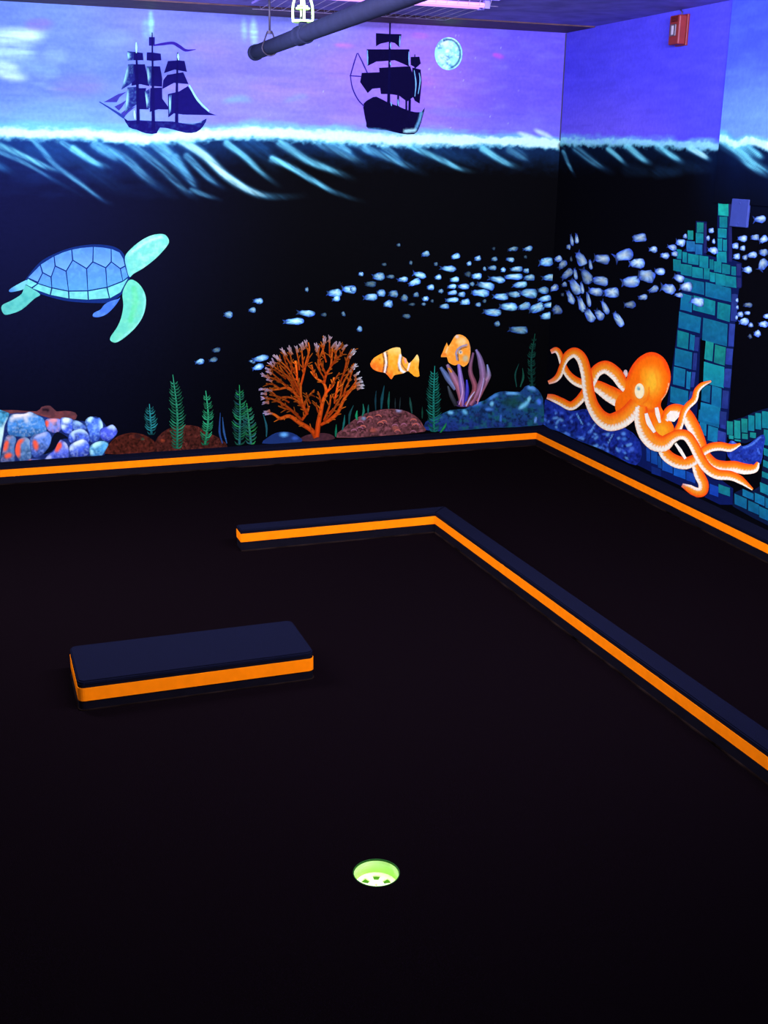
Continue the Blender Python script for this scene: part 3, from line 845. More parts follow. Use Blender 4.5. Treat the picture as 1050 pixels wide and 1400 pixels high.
shoal((240, 350, 3.75), [(670, 172, 18, 24, 0, .5), (810, 190, 74, 42, 0, .95), (885, 170, 75, 42, 5, 1, 1.4), (820, 220, 42, 30, -15, .95), (420, 230, 52, 30, 0, .8), (390, 277, 38, 30, -5, .65), (267, 300, 44, 34, 0, .65), (665, 292, 90, 34, 5, .95, 1.5), (600, 335, 105, 38, -3, 1), (757, 300, 30, 20, 0, .22), (858, 297, 18, 26, -20, .5), (940, 375, 28, 30, -30, .7),
    (205, 482, 42, 24, -10, .35), (120, 542, 48, 30, -15, .8), (190, 532, 46, 26, -15, .45), (430, 525, 84, 34, -12, .85), (418, 570, 62, 32, -20, .95), (390, 540, 34, 16, 15, .6)])

# ------------------------------------------------------------------ painted reef on the back wall
rk = crop(0, 540, 5.833)
poly_patch('painted_ridge', 'back', B, rk((-60, 130), (100, 120), (290, 130), (330, 95), (400, 85), (450, 130), (520, 125), (600, 140), (605, 190), (480, 230), (250, 230), (-60, 200)),
           [('fill', (84, 48, 58)), ('noise', 6, (120, 60, 66), .8), ('st', rk((345, 115), (385, 118)), 2.2, (20, 14, 28), .95), ('st', rk((345, 125), (385, 127)), 1.6, (20, 14, 28), .8)], 1, 2, 2, label='low brown ridge painted behind the pale rocks')
rocks = poly_patch('painted_rocks', 'back', B, rk((-120, 150), (60, 150), (230, 140), (420, 190), (560, 190), (680, 210), (730, 170), (800, 185), (850, 250), (900, 240), (940, 290), (900, 350), (860, 390), (830, 480), (560, 500), (300, 520), (0, 545), (-120, 550)),
                   [('fill', (22, 34, 92)), ('noise', 5, (40, 70, 150), .6)], 2, 2.4, 2, label='heap of glowing blue and white rocks with red patches, left end of the back wall')
W_ = (205, 240, 255)
def boulder(pts, c, dark, hi, top, red=None, layer=4):
    xs = [p[0] for p in pts]; ys = [p[1] for p in pts]
    cx, y0, y1 = sum(xs) / len(xs), min(ys), max(ys)
    ops = [('fill', np.minimum(np.array(c) * 1.12, 255)), ('noise', 7, np.array(c) * .6, .7), ('lin', rk((cx, y0 + (y1 - y0) * .45))[0], rk((cx, y1 + 5))[0], dark, .8), ('noise', 3.5, np.minimum(np.array(c) * 1.25, 255), .45)]
    for t in top: ops.append(('soft', rk(*t[0]), t[1] * 1.35, hi, t[2]))
    ops.append(('noise', 2.6, hi, .35))
    for r in red or (): ops.append(('soft', rk(*r), 4.2, (250, 88, 62), 1))
    C = rk(*pts) + rk(pts[0])
    ops.append(('st', C, 1.3, np.array(dark) * .5, .4))
    poly_patch('rock', 'back', rocks, rk(*pts), ops, layer, 1.25, 3)
BLU, SLT, TEA, DKB = (64, 92, 214), (72, 112, 168), (58, 138, 186), (26, 38, 116)
boulder(((-110, 140), (55, 135), (70, 170), (40, 235), (30, 300), (10, 420), (-10, 530), (-110, 540)), TEA, (30, 70, 130), W_, [(((0, 230), (10, 300), (-10, 400), (-30, 480)), 6, .9), (((65, 175), (42, 240), (28, 310), (5, 440)), 2.6, 1)], layer=3)
boulder(((75, 172), (110, 150), (190, 148), (240, 132), (300, 160), (345, 185), (362, 230), (370, 290), (330, 320), (240, 332), (140, 332), (68, 312), (58, 240)), (58, 120, 196), (34, 80, 140), (232, 226, 240), [(((75, 180), (140, 162), (220, 150), (300, 172)), 4.6, 1), (((190, 160), (210, 200), (205, 240)), 3, .7), (((100, 170), (85, 230)), 3, .6)], layer=3)
boulder(((45, 332), (100, 320), (130, 350), (115, 420), (120, 500), (100, 542), (5, 545), (20, 440)), SLT, (50, 50, 100), (190, 150, 180), [(((50, 340), (100, 335)), 3, .6)], [((62, 350), (45, 410), (35, 470)), ((30, 500), (70, 480), (105, 490))])
boulder(((150, 350), (200, 332), (240, 360), (255, 430), (242, 512), (170, 532), (122, 470), (125, 400)), SLT, (40, 66, 116), (160, 180, 215), [(((190, 345), (230, 370), (240, 430)), 3, .6)], [((205, 345), (150, 380), (135, 440), (155, 520)), ((150, 380), (140, 450), (160, 510))])
boulder(((240, 342), (330, 300), (382, 290), (412, 340), (390, 412), (350, 462), (290, 502), (250, 470)), (78, 116, 200), DKB, (180, 190, 245), [(((260, 335), (340, 312), (385, 310)), 3.4, .8)], [((268, 350), (285, 400), (290, 460))])
boulder(((360, 200), (420, 185), (485, 195), (495, 250), (470, 292), (420, 300), (375, 272)), (112, 128, 212), (60, 70, 160), (235, 150, 160), [(((380, 200), (430, 195), (470, 205)), 4, .9)], [((385, 200), (368, 230), (385, 265))])
boulder(((480, 190), (530, 178), (580, 195), (588, 240), (565, 302), (520, 304), (488, 270)), BLU, (50, 70, 190), (222, 250, 255), [(((490, 205), (530, 195), (575, 210)), 5.5, 1), (((500, 230), (505, 280)), 4, .8)])
boulder(((578, 205), (620, 205), (672, 235), (692, 272), (650, 286), (600, 292), (575, 250)), (80, 118, 224), DKB, (170, 215, 255), [(((585, 215), (625, 215), (670, 240)), 4, .8)])
boulder(((545, 332), (570, 290), (640, 265), (690, 290), (717, 340), (702, 384), (640, 378), (560, 380)), BLU, DKB, (190, 225, 255), [(((555, 330), (585, 295), (640, 278), (690, 300), (705, 335)), 3.4, .9), (((570, 330), (600, 320)), 4, .7)])
boulder(((555, 402), (600, 370), (660, 350), (702, 375), (717, 430), (692, 482), (580, 492), (553, 450)), BLU, DKB, (215, 238, 255), [(((562, 400), (610, 378), (660, 362), (700, 385)), 5, 1), (((565, 400), (568, 450)), 4, .8)])
boulder(((675, 215), (720, 170), (770, 185), (795, 180), (822, 240), (800, 332), (770, 372), (720, 372), (708, 300)), (62, 100, 206), (30, 50, 140), (185, 235, 255), [(((690, 215), (722, 185), (745, 195)), 5, 1), (((795, 188), (812, 240), (795, 300)), 3.4, .9), (((750, 230), (770, 280)), 3, .4)])
boulder(((800, 272), (850, 252), (900, 235), (937, 290), (900, 342), (850, 367), (800, 342)), (66, 82, 204), (36, 46, 150), (185, 215, 255), [(((850, 262), (900, 250), (930, 290)), 3.6, .9)])
boulder(((710, 422), (760, 375), (830, 365), (864, 390), (840, 442), (800, 492), (730, 498)), (66, 140, 200), (32, 70, 130), (180, 240, 255), [(((725, 420), (770, 385), (840, 378)), 4, 1), (((722, 430), (735, 490)), 3, .7)])
boulder(((430, 442), (470, 365), (500, 360), (535, 390), (550, 450), (540, 506), (470, 517), (410, 517), (345, 527), (390, 470)), (76, 96, 206), DKB, (190, 200, 250), [(((500, 370), (530, 400), (540, 450)), 3, .8), (((360, 515), (420, 480)), 3, .8)], [((490, 368), (460, 420), (440, 470)), ((480, 380), (455, 430))])
boulder(((190, 522), (260, 505), (345, 515), (330, 530), (200, 542)), (60, 80, 160), (40, 40, 90), (220, 120, 110), [(((230, 518), (250, 516)), 2, .8)])
poly_patch('cave_shadow', 'back', rocks, rk((412, 345), (455, 292), (520, 322), (540, 345), (480, 352), (440, 420), (395, 455), (345, 470), (395, 410)), [('fill', (10, 14, 34))], 5, 2.5, 2)
mn = crop(150, 500, 5)
def mound(pts, base, spots, label, layer=2, nz=4):
    ops = [('fill', base), ('noise', nz, np.array(base) * 1.55, .8), ('noise', nz * .45, np.array(base) * .35, .8)]
    for (x, y, r_, c) in spots: ops.append(('blob', (x, y), r_, r_ * .7, c, .8))
    return poly_patch('painted_mound', 'back', B, pts, ops, layer, 1.8, 2, label=label)
mound(mn((-35, 600), (0, 530), (60, 478), (150, 457), (230, 470), (300, 510), (335, 570), (320, 585), (150, 600)), (66, 27, 23), [(188, 596, 7, (40, 20, 26)), (195, 600, 3, (40, 90, 70))], 'round brown coral mound painted beside the blue rocks')
mound(mn((305, 585), (325, 490), (400, 430), (500, 405), (600, 415), (680, 460), (760, 500), (805, 555), (700, 570), (450, 590)), (62, 27, 25), [(222, 602, 5, (150, 60, 40))], 'wide brown coral mound painted behind the tall seaweed')
mid = mound([(460, 598), (470, 585), (485, 573), (500, 565), (520, 560), (540, 559), (558, 563), (572, 572), (579, 583), (580, 590), (520, 596)], (92, 52, 60), [(545, 561, 6, (150, 160, 220)), (497, 572, 5, (110, 150, 200)), (540, 585, 7, (150, 80, 70)), (510, 588, 7, (160, 76, 66))], 'mauve and brown brain coral mound painted between coral fan and seaweed', 2, 3)
for i in range(26):
    x, y = rng.uniform(472, 572), rng.uniform(570, 592)
    if y < 560 + abs(x - 530) ** 2 * .0075 + 5: continue
    pts = [(x + 4 * math.cos(a), y + 3 * math.sin(a)) for a in np.linspace(math.pi, 2 * math.pi, 6)]
    ribbon('coral_curl', 'back', mid, pts, (.4, .9, .4), DK(rng.choice([(52, 22, 34), (176, 90, 84), (140, 84, 110), (60, 30, 44)])), 3, 3, 3)
poly_patch('painted_stone', 'back', B, [(358, 606), (366, 598), (376, 592), (388, 590), (400, 592), (410, 598), (412, 604), (385, 606)], [('fill', (24, 44, 100)), ('blob', (388, 594), 9, 5, (96, 170, 240), .9), ('blob', (403, 599), 7, 4, (54, 90, 190), .8)], 2, 1.8, 2, label='small blue stone painted below the coral fan')
poly_patch('painted_stone', 'back', B, [(408, 603), (418, 595), (435, 592), (450, 593), (458, 599), (445, 602)], [('fill', (58, 32, 42)), ('noise', 4, (84, 46, 56), .7)], 1, 2, 2, label='flat brown stone painted at the foot of the coral fan')
rr = crop(580, 500, 5.833)
poly_patch('painted_rock', 'back', B, rr((10, 445), (110, 400), (200, 355), (330, 340), (400, 300), (480, 275), (560, 220), (640, 203), (760, 208), (800, 165), (850, 155), (905, 190), (945, 260), (952, 380), (940, 472), (500, 497), (200, 522), (15, 512)),
           [('fill', (26, 62, 122)), ('lin', rr((0, 380))[0], rr((0, 500))[0], (30, 44, 122), .8), ('noise', 5, (24, 84, 96), .9), ('noise', 3.2, (12, 26, 58), .8), ('blob', rr((700, 290))[0], 20, 12, (22, 62, 60), .7)]
           + [('soft', rr(*p), w * 1.25, c, .95) for p, w, c in ((((640, 222), (700, 218), (780, 228)), 2.2, (96, 170, 240)), (((810, 170), (860, 178), (900, 205)), 3, (86, 150, 232)), (((740, 350), (800, 310), (845, 265)), 3, (110, 196, 240)), (((820, 260), (850, 270)), 4, (120, 200, 240)), (((520, 300), (560, 305)), 3.4, (110, 190, 235)),
                                                        (((180, 370), (240, 378)), 2.4, (110, 190, 240)), (((300, 350), (350, 390)), 2.6, (96, 176, 226)), (((480, 345), (560, 348)), 2.2, (64, 120, 210)), (((900, 260), (930, 320)), 3, (70, 120, 240)), (((890, 400), (880, 470)), 1.5, (110, 160, 250)), (((610, 380), (605, 480)), 1.1, (60, 110, 210)),
                                                        (((360, 320), (430, 300), (470, 310)), 3, (58, 110, 200)), (((500, 280), (560, 240), (600, 225)), 2.2, (70, 130, 215)), (((400, 400), (450, 380)), 2, (30, 40, 90)), (((120, 420), (150, 400)), 2, (40, 90, 130)), (((440, 400), (440, 480)), 3, (14, 30, 80)))], 2, 1.6, 2,
           label='large blue-green boulder painted in the right corner of the back wall')

def fern(base, top, leaf, c0, c1, label, n=None, bend=0):
    bx, by = base; tx, ty = top
    L = math.hypot(tx - bx, ty - by)
    n = n or int(L / 4.2)
    mid_ = ((bx + tx) / 2 + bend, (by + ty) / 2)
    it = [([base, mid_, top], (1.9, 1.5, .5), np.array(c0) * .9, c1)]
    st = catmull([base, mid_, top], 12)
    for i in range(n):
        f = .04 + .9 * i / n
        p = st[int(f * (len(st) - 1))]
        for sg in (-1, 1):
            l = leaf * (1 - .6 * max(0, f - .5) * 2) * rng.uniform(.75, 1.1) * (.75 if f < .12 else 1)
            e = (p[0] + sg * l * .85, p[1] - l * .62)
            k = rng.random()
            cc = np.array(c0) * (1 - k) + np.array(c1) * k
            it.append(([tuple(p), ((p[0] + e[0]) / 2 + sg * .5, (p[1] + e[1]) / 2 + 1.1), e], (.5, 1.25, .3), cc * rng.uniform(.5, 1.1), cc * rng.uniform(.35, .95)))
    return merge_ribbons('painted_seaweed', 'back', B, it, 4, label)
fern((207, 594), (204, 552), 10, (24, 84, 96), (44, 150, 160), 'short teal seaweed sprig painted on the left brown mound')
fern((242, 613), (236, 512), 13, (30, 110, 84), (46, 150, 118), 'tallest green seaweed stem painted over the wide brown mound', bend=3)
fern((280, 608), (281, 534), 10, (34, 120, 84), (50, 176, 130), 'slim bright green seaweed stem painted right of the tallest one', bend=4)
fern((327, 608), (327, 526), 13, (36, 92, 110), (34, 140, 84), 'bushy green seaweed painted left of the coral fan', bend=1)
fern((343, 607), (337, 551), 12, (44, 110, 120), (44, 150, 84), 'shorter green seaweed leaning on the bushy one')
fern((593, 590), (594, 500), 12, (26, 110, 100), (30, 136, 130), 'teal seaweed stem painted left of the purple anemone', bend=-1)
fern((727, 527), (731, 456), 7, (16, 58, 58), (20, 72, 62), 'thin dark seaweed painted above the corner boulder', bend=-3)
BLD = lambda c: (lambda t, u: np.array(c, float)[None, :] * (1 - .4 * np.abs(u))[:, None])
for pts, w, c in (([(304, 606), (300, 590), (301, 564)], 1.6, (34, 66, 130)), ([(310, 606), (306, 590), (304, 570)], 1.6, (40, 80, 140)), ([(364, 597), (364, 582), (359, 564)], 1.6, (28, 80, 96)), ([(458.6, 597), (459, 590), (459.5, 580)], 1.7, (20, 110, 84)), ([(468, 588), (470, 578), (471, 567)], 1.7, (26, 96, 96)),
                  ([(477, 580), (478, 566), (483, 554)], 1.8, (24, 70, 76)), ([(488, 574), (487, 568), (488, 561)], 2, (26, 140, 96)), ([(495, 569), (497, 562), (496, 552)], 1.8, (30, 110, 96)), ([(503, 565), (503, 559), (503.5, 553)], 1.4, (24, 84, 84)), ([(513.5, 561), (513, 547), (514, 534)], 1.5, (20, 52, 66)), ([(521, 559), (522, 545), (525, 527)], 2.2, (22, 70, 84)),
                  ([(531, 559), (531, 548), (532, 535)], 1.8, (24, 84, 76)), ([(540, 558), (540, 544)], 1, (30, 44, 50)), ([(546, 559), (547, 543)], 1, (30, 44, 50)), ([(563, 565), (561, 552), (560, 543)], 1.8, (28, 70, 66)), ([(577, 572), (577, 556)], 1.3, (16, 60, 50)), ([(601, 592), (607, 584), (610, 578)], 1.8, (30, 130, 76)), ([(706, 529), (704, 512), (709, 497)], 1.3, (20, 66, 64)), ([(711, 529), (715, 516), (714, 503)], 1.7, (22, 76, 66))):
    ribbon('painted_grass_blade', 'back', B, pts, (w * .5, w, w * .2), BLD(c), 3, 4, 3)

# ------------------------------------------------------------------ painted coral fan
cf = crop(345, 445, 6.5625)
OR0, OR1 = (196, 62, 14), (206, 96, 26)
br = [(((570, 1005), (530, 940), (420, 870), (330, 812), (250, 832), (200, 800), (150, 780)), (26, 24, 20, 17, 12, 8), .9), (((575, 1000), (590, 880), (610, 780), (630, 680), (660, 600), (640, 520), (570, 470), (520, 410)), (26, 24, 20, 17, 13, 9, 5), 1),
      (((610, 890), (700, 840), (770, 770), (820, 660), (900, 560), (960, 520)), (14, 20, 15, 11, 7), .95), (((660, 600), (720, 530), (730, 465)), (12, 14, 9), 1.2), (((640, 520), (660, 440), (700, 370), (710, 280), (720, 180)), (13, 11, 9, 5), .9), (((700, 370), (740, 310), (750, 230), (800, 190)), (9, 8, 5), .8),
      (((660, 440), (630, 380), (600, 300), (570, 200)), (9, 8, 5), .8), (((640, 850), (690, 720), (700, 620)), (10, 8, 4), .85), (((680, 790), (750, 720), (790, 620), (810, 520), (860, 430), (910, 340)), (9, 9, 8, 5), .8), (((740, 650), (760, 560), (770, 500)), (8, 10, 6), 1.15), (((790, 500), (830, 390), (850, 290), (890, 210)), (7, 9, 7, 4), .75),
      (((440, 845), (300, 720), (180, 660), (110, 650)), (14, 10, 8, 4), .65), (((480, 775), (410, 650), (330, 560), (230, 570), (150, 580)), (15, 13, 10, 5), .8), (((420, 620), (330, 470), (250, 410), (170, 350)), (12, 9, 6, 4), .65), (((430, 600), (380, 500), (330, 400), (230, 300)), (11, 9, 6, 4), .75), (((430, 545), (460, 430), (480, 330), (510, 220), (500, 150)), (10, 9, 7, 4), .95),
      (((400, 490), (395, 400), (385, 315)), (8, 10, 12), 1.15), (((460, 430), (450, 320), (440, 200)), (8, 7, 4), .85), (((350, 430), (350, 330), (330, 220)), (8, 6, 4), .7), (((440, 850), (490, 780), (510, 720)), (13, 9, 4), .85), (((460, 740), (490, 650), (555, 575)), (8, 7, 5), .75), (((310, 540), (200, 480), (130, 460)), (8, 7, 4), .6), (((280, 720), (200, 620), (130, 560)), (9, 7, 4), .65),
      (((330, 400), (290, 310), (270, 220)), (6, 5, 4), .65), (((560, 460), (540, 400), (530, 350)), (10, 9, 5), .9), (((600, 400), (590, 320), (630, 220), (650, 130)), (10, 9, 7, 4), .95), (((690, 250), (690, 120)), (6, 5, 4), .75), (((480, 780), (440, 720), (380, 660), (300, 640), (220, 650)), (13, 11, 8, 4), .7), (((410, 800), (350, 760), (280, 740), (230, 720)), (9, 8, 4), .65),
      (((420, 660), (370, 590), (350, 520), (300, 450), (240, 360)), (9, 8, 6, 4), .7), (((590, 780), (575, 730), (570, 690)), (9, 7, 3), .7), (((610, 690), (600, 630), (585, 590)), (10, 7, 3), .75), (((640, 860), (720, 770), (760, 690), (830, 600)), (8, 8, 4), .75), (((820, 640), (835, 560), (880, 470)), (8, 6, 4), .85), (((650, 480), (610, 420), (560, 330)), (6, 6, 4), .75), (((720, 330), (770, 280), (810, 250)), (5, 6, 4), .7)]
br += [(((490, 800), (450, 710), (432, 620), (432, 540)), (16, 14, 12, 10), .85), (((432, 570), (415, 520), (400, 480)), (9, 9, 8), .9), (((735, 700), (738, 670), (742, 645)), (7, 8, 8), .9), (((800, 610), (788, 560), (790, 495)), (7, 7, 7), .75), (((712, 300), (700, 270), (690, 245)), (6, 6, 6), .75),
       (((360, 600), (280, 520), (190, 440), (150, 400)), (9, 8, 6, 4), .6), (((300, 480), (240, 430), (200, 400), (160, 380)), (7, 6, 4), .55), (((380, 520), (300, 400), (220, 330)), (8, 6, 4), .65), (((390, 440), (350, 360), (300, 280), (290, 230)), (8, 7, 4), .7), (((420, 400), (410, 300), (390, 210)), (8, 6, 4), .8), (((470, 380), (500, 300), (495, 200)), (7, 6, 4), .8),
       (((250, 570), (190, 530), (120, 520)), (7, 6, 4), .6), (((330, 690), (240, 640), (150, 620)), (8, 7, 4), .6), (((660, 330), (640, 250), (620, 170)), (7, 6, 4), .85), (((740, 330), (790, 260), (830, 200)), (6, 6, 4), .7), (((810, 450), (850, 360), (870, 280)), (7, 6, 4), .7), (((850, 540), (880, 450), (905, 380)), (7, 6, 4), .8), (((840, 620), (900, 540), (940, 480)), (8, 6, 4), .9),
       (((700, 560), (740, 480), (780, 420)), (7, 6, 4), .7), (((600, 330), (590, 260), (600, 190)), (6, 5, 4), .75), (((560, 640), (530, 620), (500, 640)), (3, 3, 3), .5), (((520, 700), (500, 660), (480, 600)), (7, 6, 4), .65)]
items = []
for pts, w, k in br:
    items.append((cf(*pts), [x / 6.56 * .8 + .35 for x in w], np.array(OR0) * k, np.minimum(np.array(OR1) * (k + .05), 255)))
    C = catmull(cf(*pts), 5)
    for j in range(2, len(C) - 1, 3):           # side twigs
        if rng.random() < .85:
            d = C[j + 1] - C[j]; d = d / (np.linalg.norm(d) + 1e-9)
            sg = rng.choice((-1, 1)); a = sg * rng.uniform(.4, .8)
            e = C[j] + 7.5 * rng.uniform(.6, 1.4) * np.array((d[0] * math.cos(a) - d[1] * math.sin(a), d[0] * math.sin(a) + d[1] * math.cos(a)))
            items.append(([tuple(C[j]), tuple(e)], (1.1, .9, .4), np.array(OR0) * k * .85, np.array((200, 110, 30)) * k))
coral = merge_ribbons('painted_coral_fan', 'back', B, items, 4, 'orange branching coral fan with white tips painted on the back wall')
tips = []
for x, y in ((110, 650), (120, 690), (100, 610), (95, 570), (150, 580), (130, 460), (150, 490), (110, 450), (140, 390), (170, 350), (150, 420), (190, 330), (215, 290), (235, 300), (270, 225), (285, 245), (330, 220), (345, 235), (400, 215), (440, 195), (455, 185), (480, 165), (570, 195), (580, 210), (650, 130), (640, 150), (690, 125), (720, 180), (740, 170), (770, 185), (755, 195), (820, 195), (890, 240), (880, 270), (895, 250), (905, 370), (890, 400), (930, 440), (940, 480), (950, 510), (960, 535), (960, 560), (130, 770), (150, 790)):
    base = np.array(cf((x, y))[0]); o = np.array(cf((560, 660))[0])
    d = base - o; d /= np.linalg.norm(d)
    for k in range(5):
        a = rng.uniform(-.55, .55)
        dd = np.array((d[0] * math.cos(a) - d[1] * math.sin(a), d[0] * math.sin(a) + d[1] * math.cos(a)))
        bright = (205, 215, 245) if x > 860 else (176, 160, 190) if x > 200 else (160, 150, 205)
        tips.append(([tuple(base - dd * 4.5), tuple(base + dd * rng.uniform(3, 7))], (.4, 1.2, 1.1, .3), (150, 84, 60), np.array(bright) * rng.uniform(.75, 1.1)))
merge_ribbons('white_tips', 'back', coral, tips, 5)

# ------------------------------------------------------------------ painted clownfish and anemone
cl = crop(490, 440, 5.25)
an = poly_patch('painted_anemone', 'back', B, cl((690, 600), (720, 560), (760, 540), (820, 560), (850, 585), (780, 612)), [('fill', (60, 40, 90))], 3, 3, 2, label='purple and pink tentacled anemone painted behind a clownfish')
for pts, w, c0, c1 in ((((700, 600), (665, 530), (640, 460)), (3, 3, 1), (40, 40, 54), (70, 80, 96)), (((745, 605), (722, 480), (685, 400), (635, 305)), (3, 5, 5, 2), (190, 100, 120), (150, 120, 170)), (((752, 605), (738, 450), (715, 285)), (2.4, 4, 2), (160, 110, 190), (150, 130, 235)), (((760, 605), (778, 500), (775, 415)), (2, 3, 1), (60, 50, 170), (70, 70, 215)),
                       (((700, 480), (640, 400), (588, 325)), (4, 4.5, 2), (120, 130, 190), (84, 110, 170)), (((770, 600), (835, 480), (800, 350), (822, 220)), (3, 4, 3, 1.5), (170, 84, 90), (120, 84, 130)), (((800, 595), (855, 500), (892, 400), (872, 270), (842, 198)), (3, 5, 4.5, 1.5), (160, 96, 130), (130, 120, 190)), (((850, 570), (905, 440), (932, 380), (922, 305)), (2, 4, 3.4, 1), (180, 90, 110), (130, 150, 220)),
                       (((770, 605), (800, 545), (832, 500)), (1, 1.4, .6), (200, 170, 220), (200, 190, 240)), (((690, 420), (660, 350), (640, 330)), (1, 2, 1), (220, 130, 70), (225, 150, 60)), (((720, 595), (745, 500), (730, 400)), (.8, 1.4, .6), (215, 160, 215), (190, 160, 240)), (((850, 590), (880, 490), (900, 400)), (.8, 1.3, .6), (190, 140, 200), (180, 170, 240))):
    ribbon('tentacle', 'back', an, cl(*pts), w, (lambda c0, c1: (lambda t, u: (np.array(c0, float) * (1 - t)[:, None] + np.array(c1, float) * t[:, None]) * (1 - .45 * np.abs(u))[:, None]))(c0, c1), 4, 5, 5)
OF = (250, 160, 40)
cl1 = poly_patch('painted_clownfish', 'back', B, cl((83, 300), (110, 258), (165, 226), (205, 205), (245, 186), (296, 184), (302, 215), (310, 243), (340, 262), (360, 298), (400, 258), (420, 233), (434, 270), (428, 330), (436, 388), (400, 390), (355, 352), (325, 367), (280, 376), (252, 385), (235, 412), (215, 392), (190, 366), (140, 356), (100, 336)),
                 [('fill', OF), ('lin', cl((150, 240))[0], cl((90, 330))[0], (250, 96, 30), .9), ('lin', cl((230, 250))[0], cl((240, 200))[0], (255, 215, 130), .7), ('blob', cl((235, 395))[0], 7, 5, (245, 110, 30), .8), ('noise', 4, (255, 195, 90), .5), ('lin', cl((380, 300))[0], cl((420, 240))[0], (255, 220, 150), .7),
                  ('st', cl((172, 224), (184, 290), (174, 360)), 1.2, (50, 30, 40), .9), ('st', cl((202, 210), (208, 290), (196, 366)), 1.2, (50, 30, 40), .9), ('st', cl((187, 222), (197, 290), (186, 362)), 2.0, (235, 240, 255), 1), ('st', cl((285, 300), (290, 350)), 1.6, (60, 30, 40), .7), ('st', cl((300, 240), (291, 300), (305, 345), (330, 362)), 3.0, (225, 235, 255), 1),
                  ('st', cl((312, 245), (308, 300), (345, 350)), 1.2, (70, 40, 60), .8), ('st', cl((330, 262), (338, 290)), 2, (235, 140, 190), .8), ('st', cl((366, 290), (352, 345)), 1.7, (235, 235, 255), 1), ('blob', cl((150, 268))[0], 2, 1.6, (150, 70, 30), .7)], 5, 1.25, 2, label='orange clownfish with white bands painted in profile, facing left')
cl2 = poly_patch('painted_clownfish', 'back', B, cl((632, 148), (644, 176), (675, 125), (700, 92), (745, 95), (785, 130), (802, 185), (800, 240), (790, 290), (752, 322), (718, 300), (690, 312), (645, 290), (632, 252), (590, 252), (603, 215)),
                 [('fill', (240, 150, 50)), ('blob', cl((740, 140))[0], 10, 9, (255, 205, 150), .9), ('blob', cl((705, 105))[0], 4, 4, (190, 200, 250), .8), ('noise', 4, (255, 190, 100), .5), ('blob', cl((612, 235))[0], 5, 4, (220, 110, 40), .8), ('st', cl((705, 270), (700, 215), (730, 180), (775, 165)), 1.8, (110, 130, 200), .95), ('st', cl((716, 280), (712, 225), (735, 192), (778, 178)), 1.0, (40, 36, 60), .8),
                  ('blob', cl((765, 262))[0], 6, 7, (170, 180, 170), .8), ('blob', cl((730, 217))[0], 4, 4, (225, 235, 245), 1), ('blob', cl((731, 217))[0], 1.7, 1.7, (30, 40, 60), 1), ('st', cl((640, 180), (625, 220)), 1.5, (255, 220, 180), .7), ('st', cl((796, 150), (806, 220), (790, 290)), 1.5, (120, 100, 120), .7)], 5, 1.25, 2, label='clownfish painted head-on above the purple anemone')

# ------------------------------------------------------------------ painted castle on the right wall
TE1, TE2, TE3, VI = (24, 120, 168), (24, 140, 160), (30, 150, 150), (44, 62, 150)
k3, k4 = crop(880, 260, 6.176), crop(880, 400, 6.176)
castle = poly_patch('painted_castle_tower', 'right', Rw, [(925, 350), (921, 366), (934, 384), (924, 470), (912, 558), (905, 590), (930, 602), (952, 580), (954, 560), (957, 500), (958, 465), (962, 458), (966, 468), (964, 505), (957, 575), (951, 640), (992, 640), (996, 580), (1006, 440), (1011, 395), (1015, 392), (1015, 360), (1002, 355), (1001, 280), (982, 277), (980, 352), (966, 348), (967, 303), (952, 302), (951, 342), (943, 314), (938, 340)],
                    FLAT((12, 22, 74)), 1, 5, 0, label='ruined teal stone castle tower painted on the right wall')
def stone(cr, x0, y0, x1, y1, c, s=.25, parent=None, rot=0):
    h = s * (x1 - x0)
    jt = lambda: rng.uniform(-2.5, 2.5)
    q = [(x0 + jt(), y0 + jt()), ((x0 + x1) / 2, y0 + h / 2 + jt()), (x1 + jt(), y0 + h + jt()), (x1 + jt() - rot, y1 + jt()), ((x0 + x1) / 2 - rot, y1 - h / 2 + jt()), (x0 + jt() - rot, y1 - h + jt())]
    p = cr(*q)
    c = np.array(c, float) * (.85, .87, .86) * rng.uniform(.9, 1.1)
    cen = np.mean(p, 0)
    return poly_patch('painted_stone_block', 'right', parent or castle, p, [('fill', c), ('lin', p[1], p[4], c * (.8, .85, 1.02), .7), ('noise', 6, np.minimum(c * 1.2, 255), .5), ('noise', 3, c * .8, .3)], 2, 2.6, 0)
for x0, y0, x1, y1 in ((285, 498, 326, 585), (331, 520, 372, 612), (380, 535, 470, 632), (476, 550, 550, 660), (560, 582, 596, 672), (598, 598, 662, 698), (668, 622, 736, 712), (746, 642, 786, 722), (256, 582, 318, 688), (320, 622, 412, 728), (415, 645, 506, 748), (511, 655, 560, 758), (562, 692, 606, 778), (610, 700, 692, 810), (696, 722, 786, 824)):
    stone(k3, x0, y0, x1, y1, TE2, .15)
for x0, y0, x1, y1, c in ((376, 340, 425, 420, TE3), (365, 428, 436, 520, (40, 120, 190)), (452, 270, 510, 360, TE3), (446, 362, 506, 450, TE2), (440, 455, 500, 545, (40, 120, 190)), (634, 112, 722, 218, (30, 168, 158)), (644, 222, 711, 318, TE2), (634, 322, 706, 405, TE2), (628, 408, 667, 512, TE2), (674, 416, 708, 514, TE2), (622, 516, 704, 612, TE2)):
    stone(k3, x0, y0, x1, y1, c, .06)
for x0, y0, x1, y1 in ((790, 620, 826, 722), (790, 735, 828, 826), (512, 280, 536, 532), (722, 110, 748, 605)):
    stone(k3, x0, y0, x1, y1, (42, 46, 118), .1)
for x0, y0, x1, y1, c in ((346, 738, 514, 885, TE1), (526, 775, 742, 945, TE1)): stone(k3, x0, y0, x1, y1, c, .24)
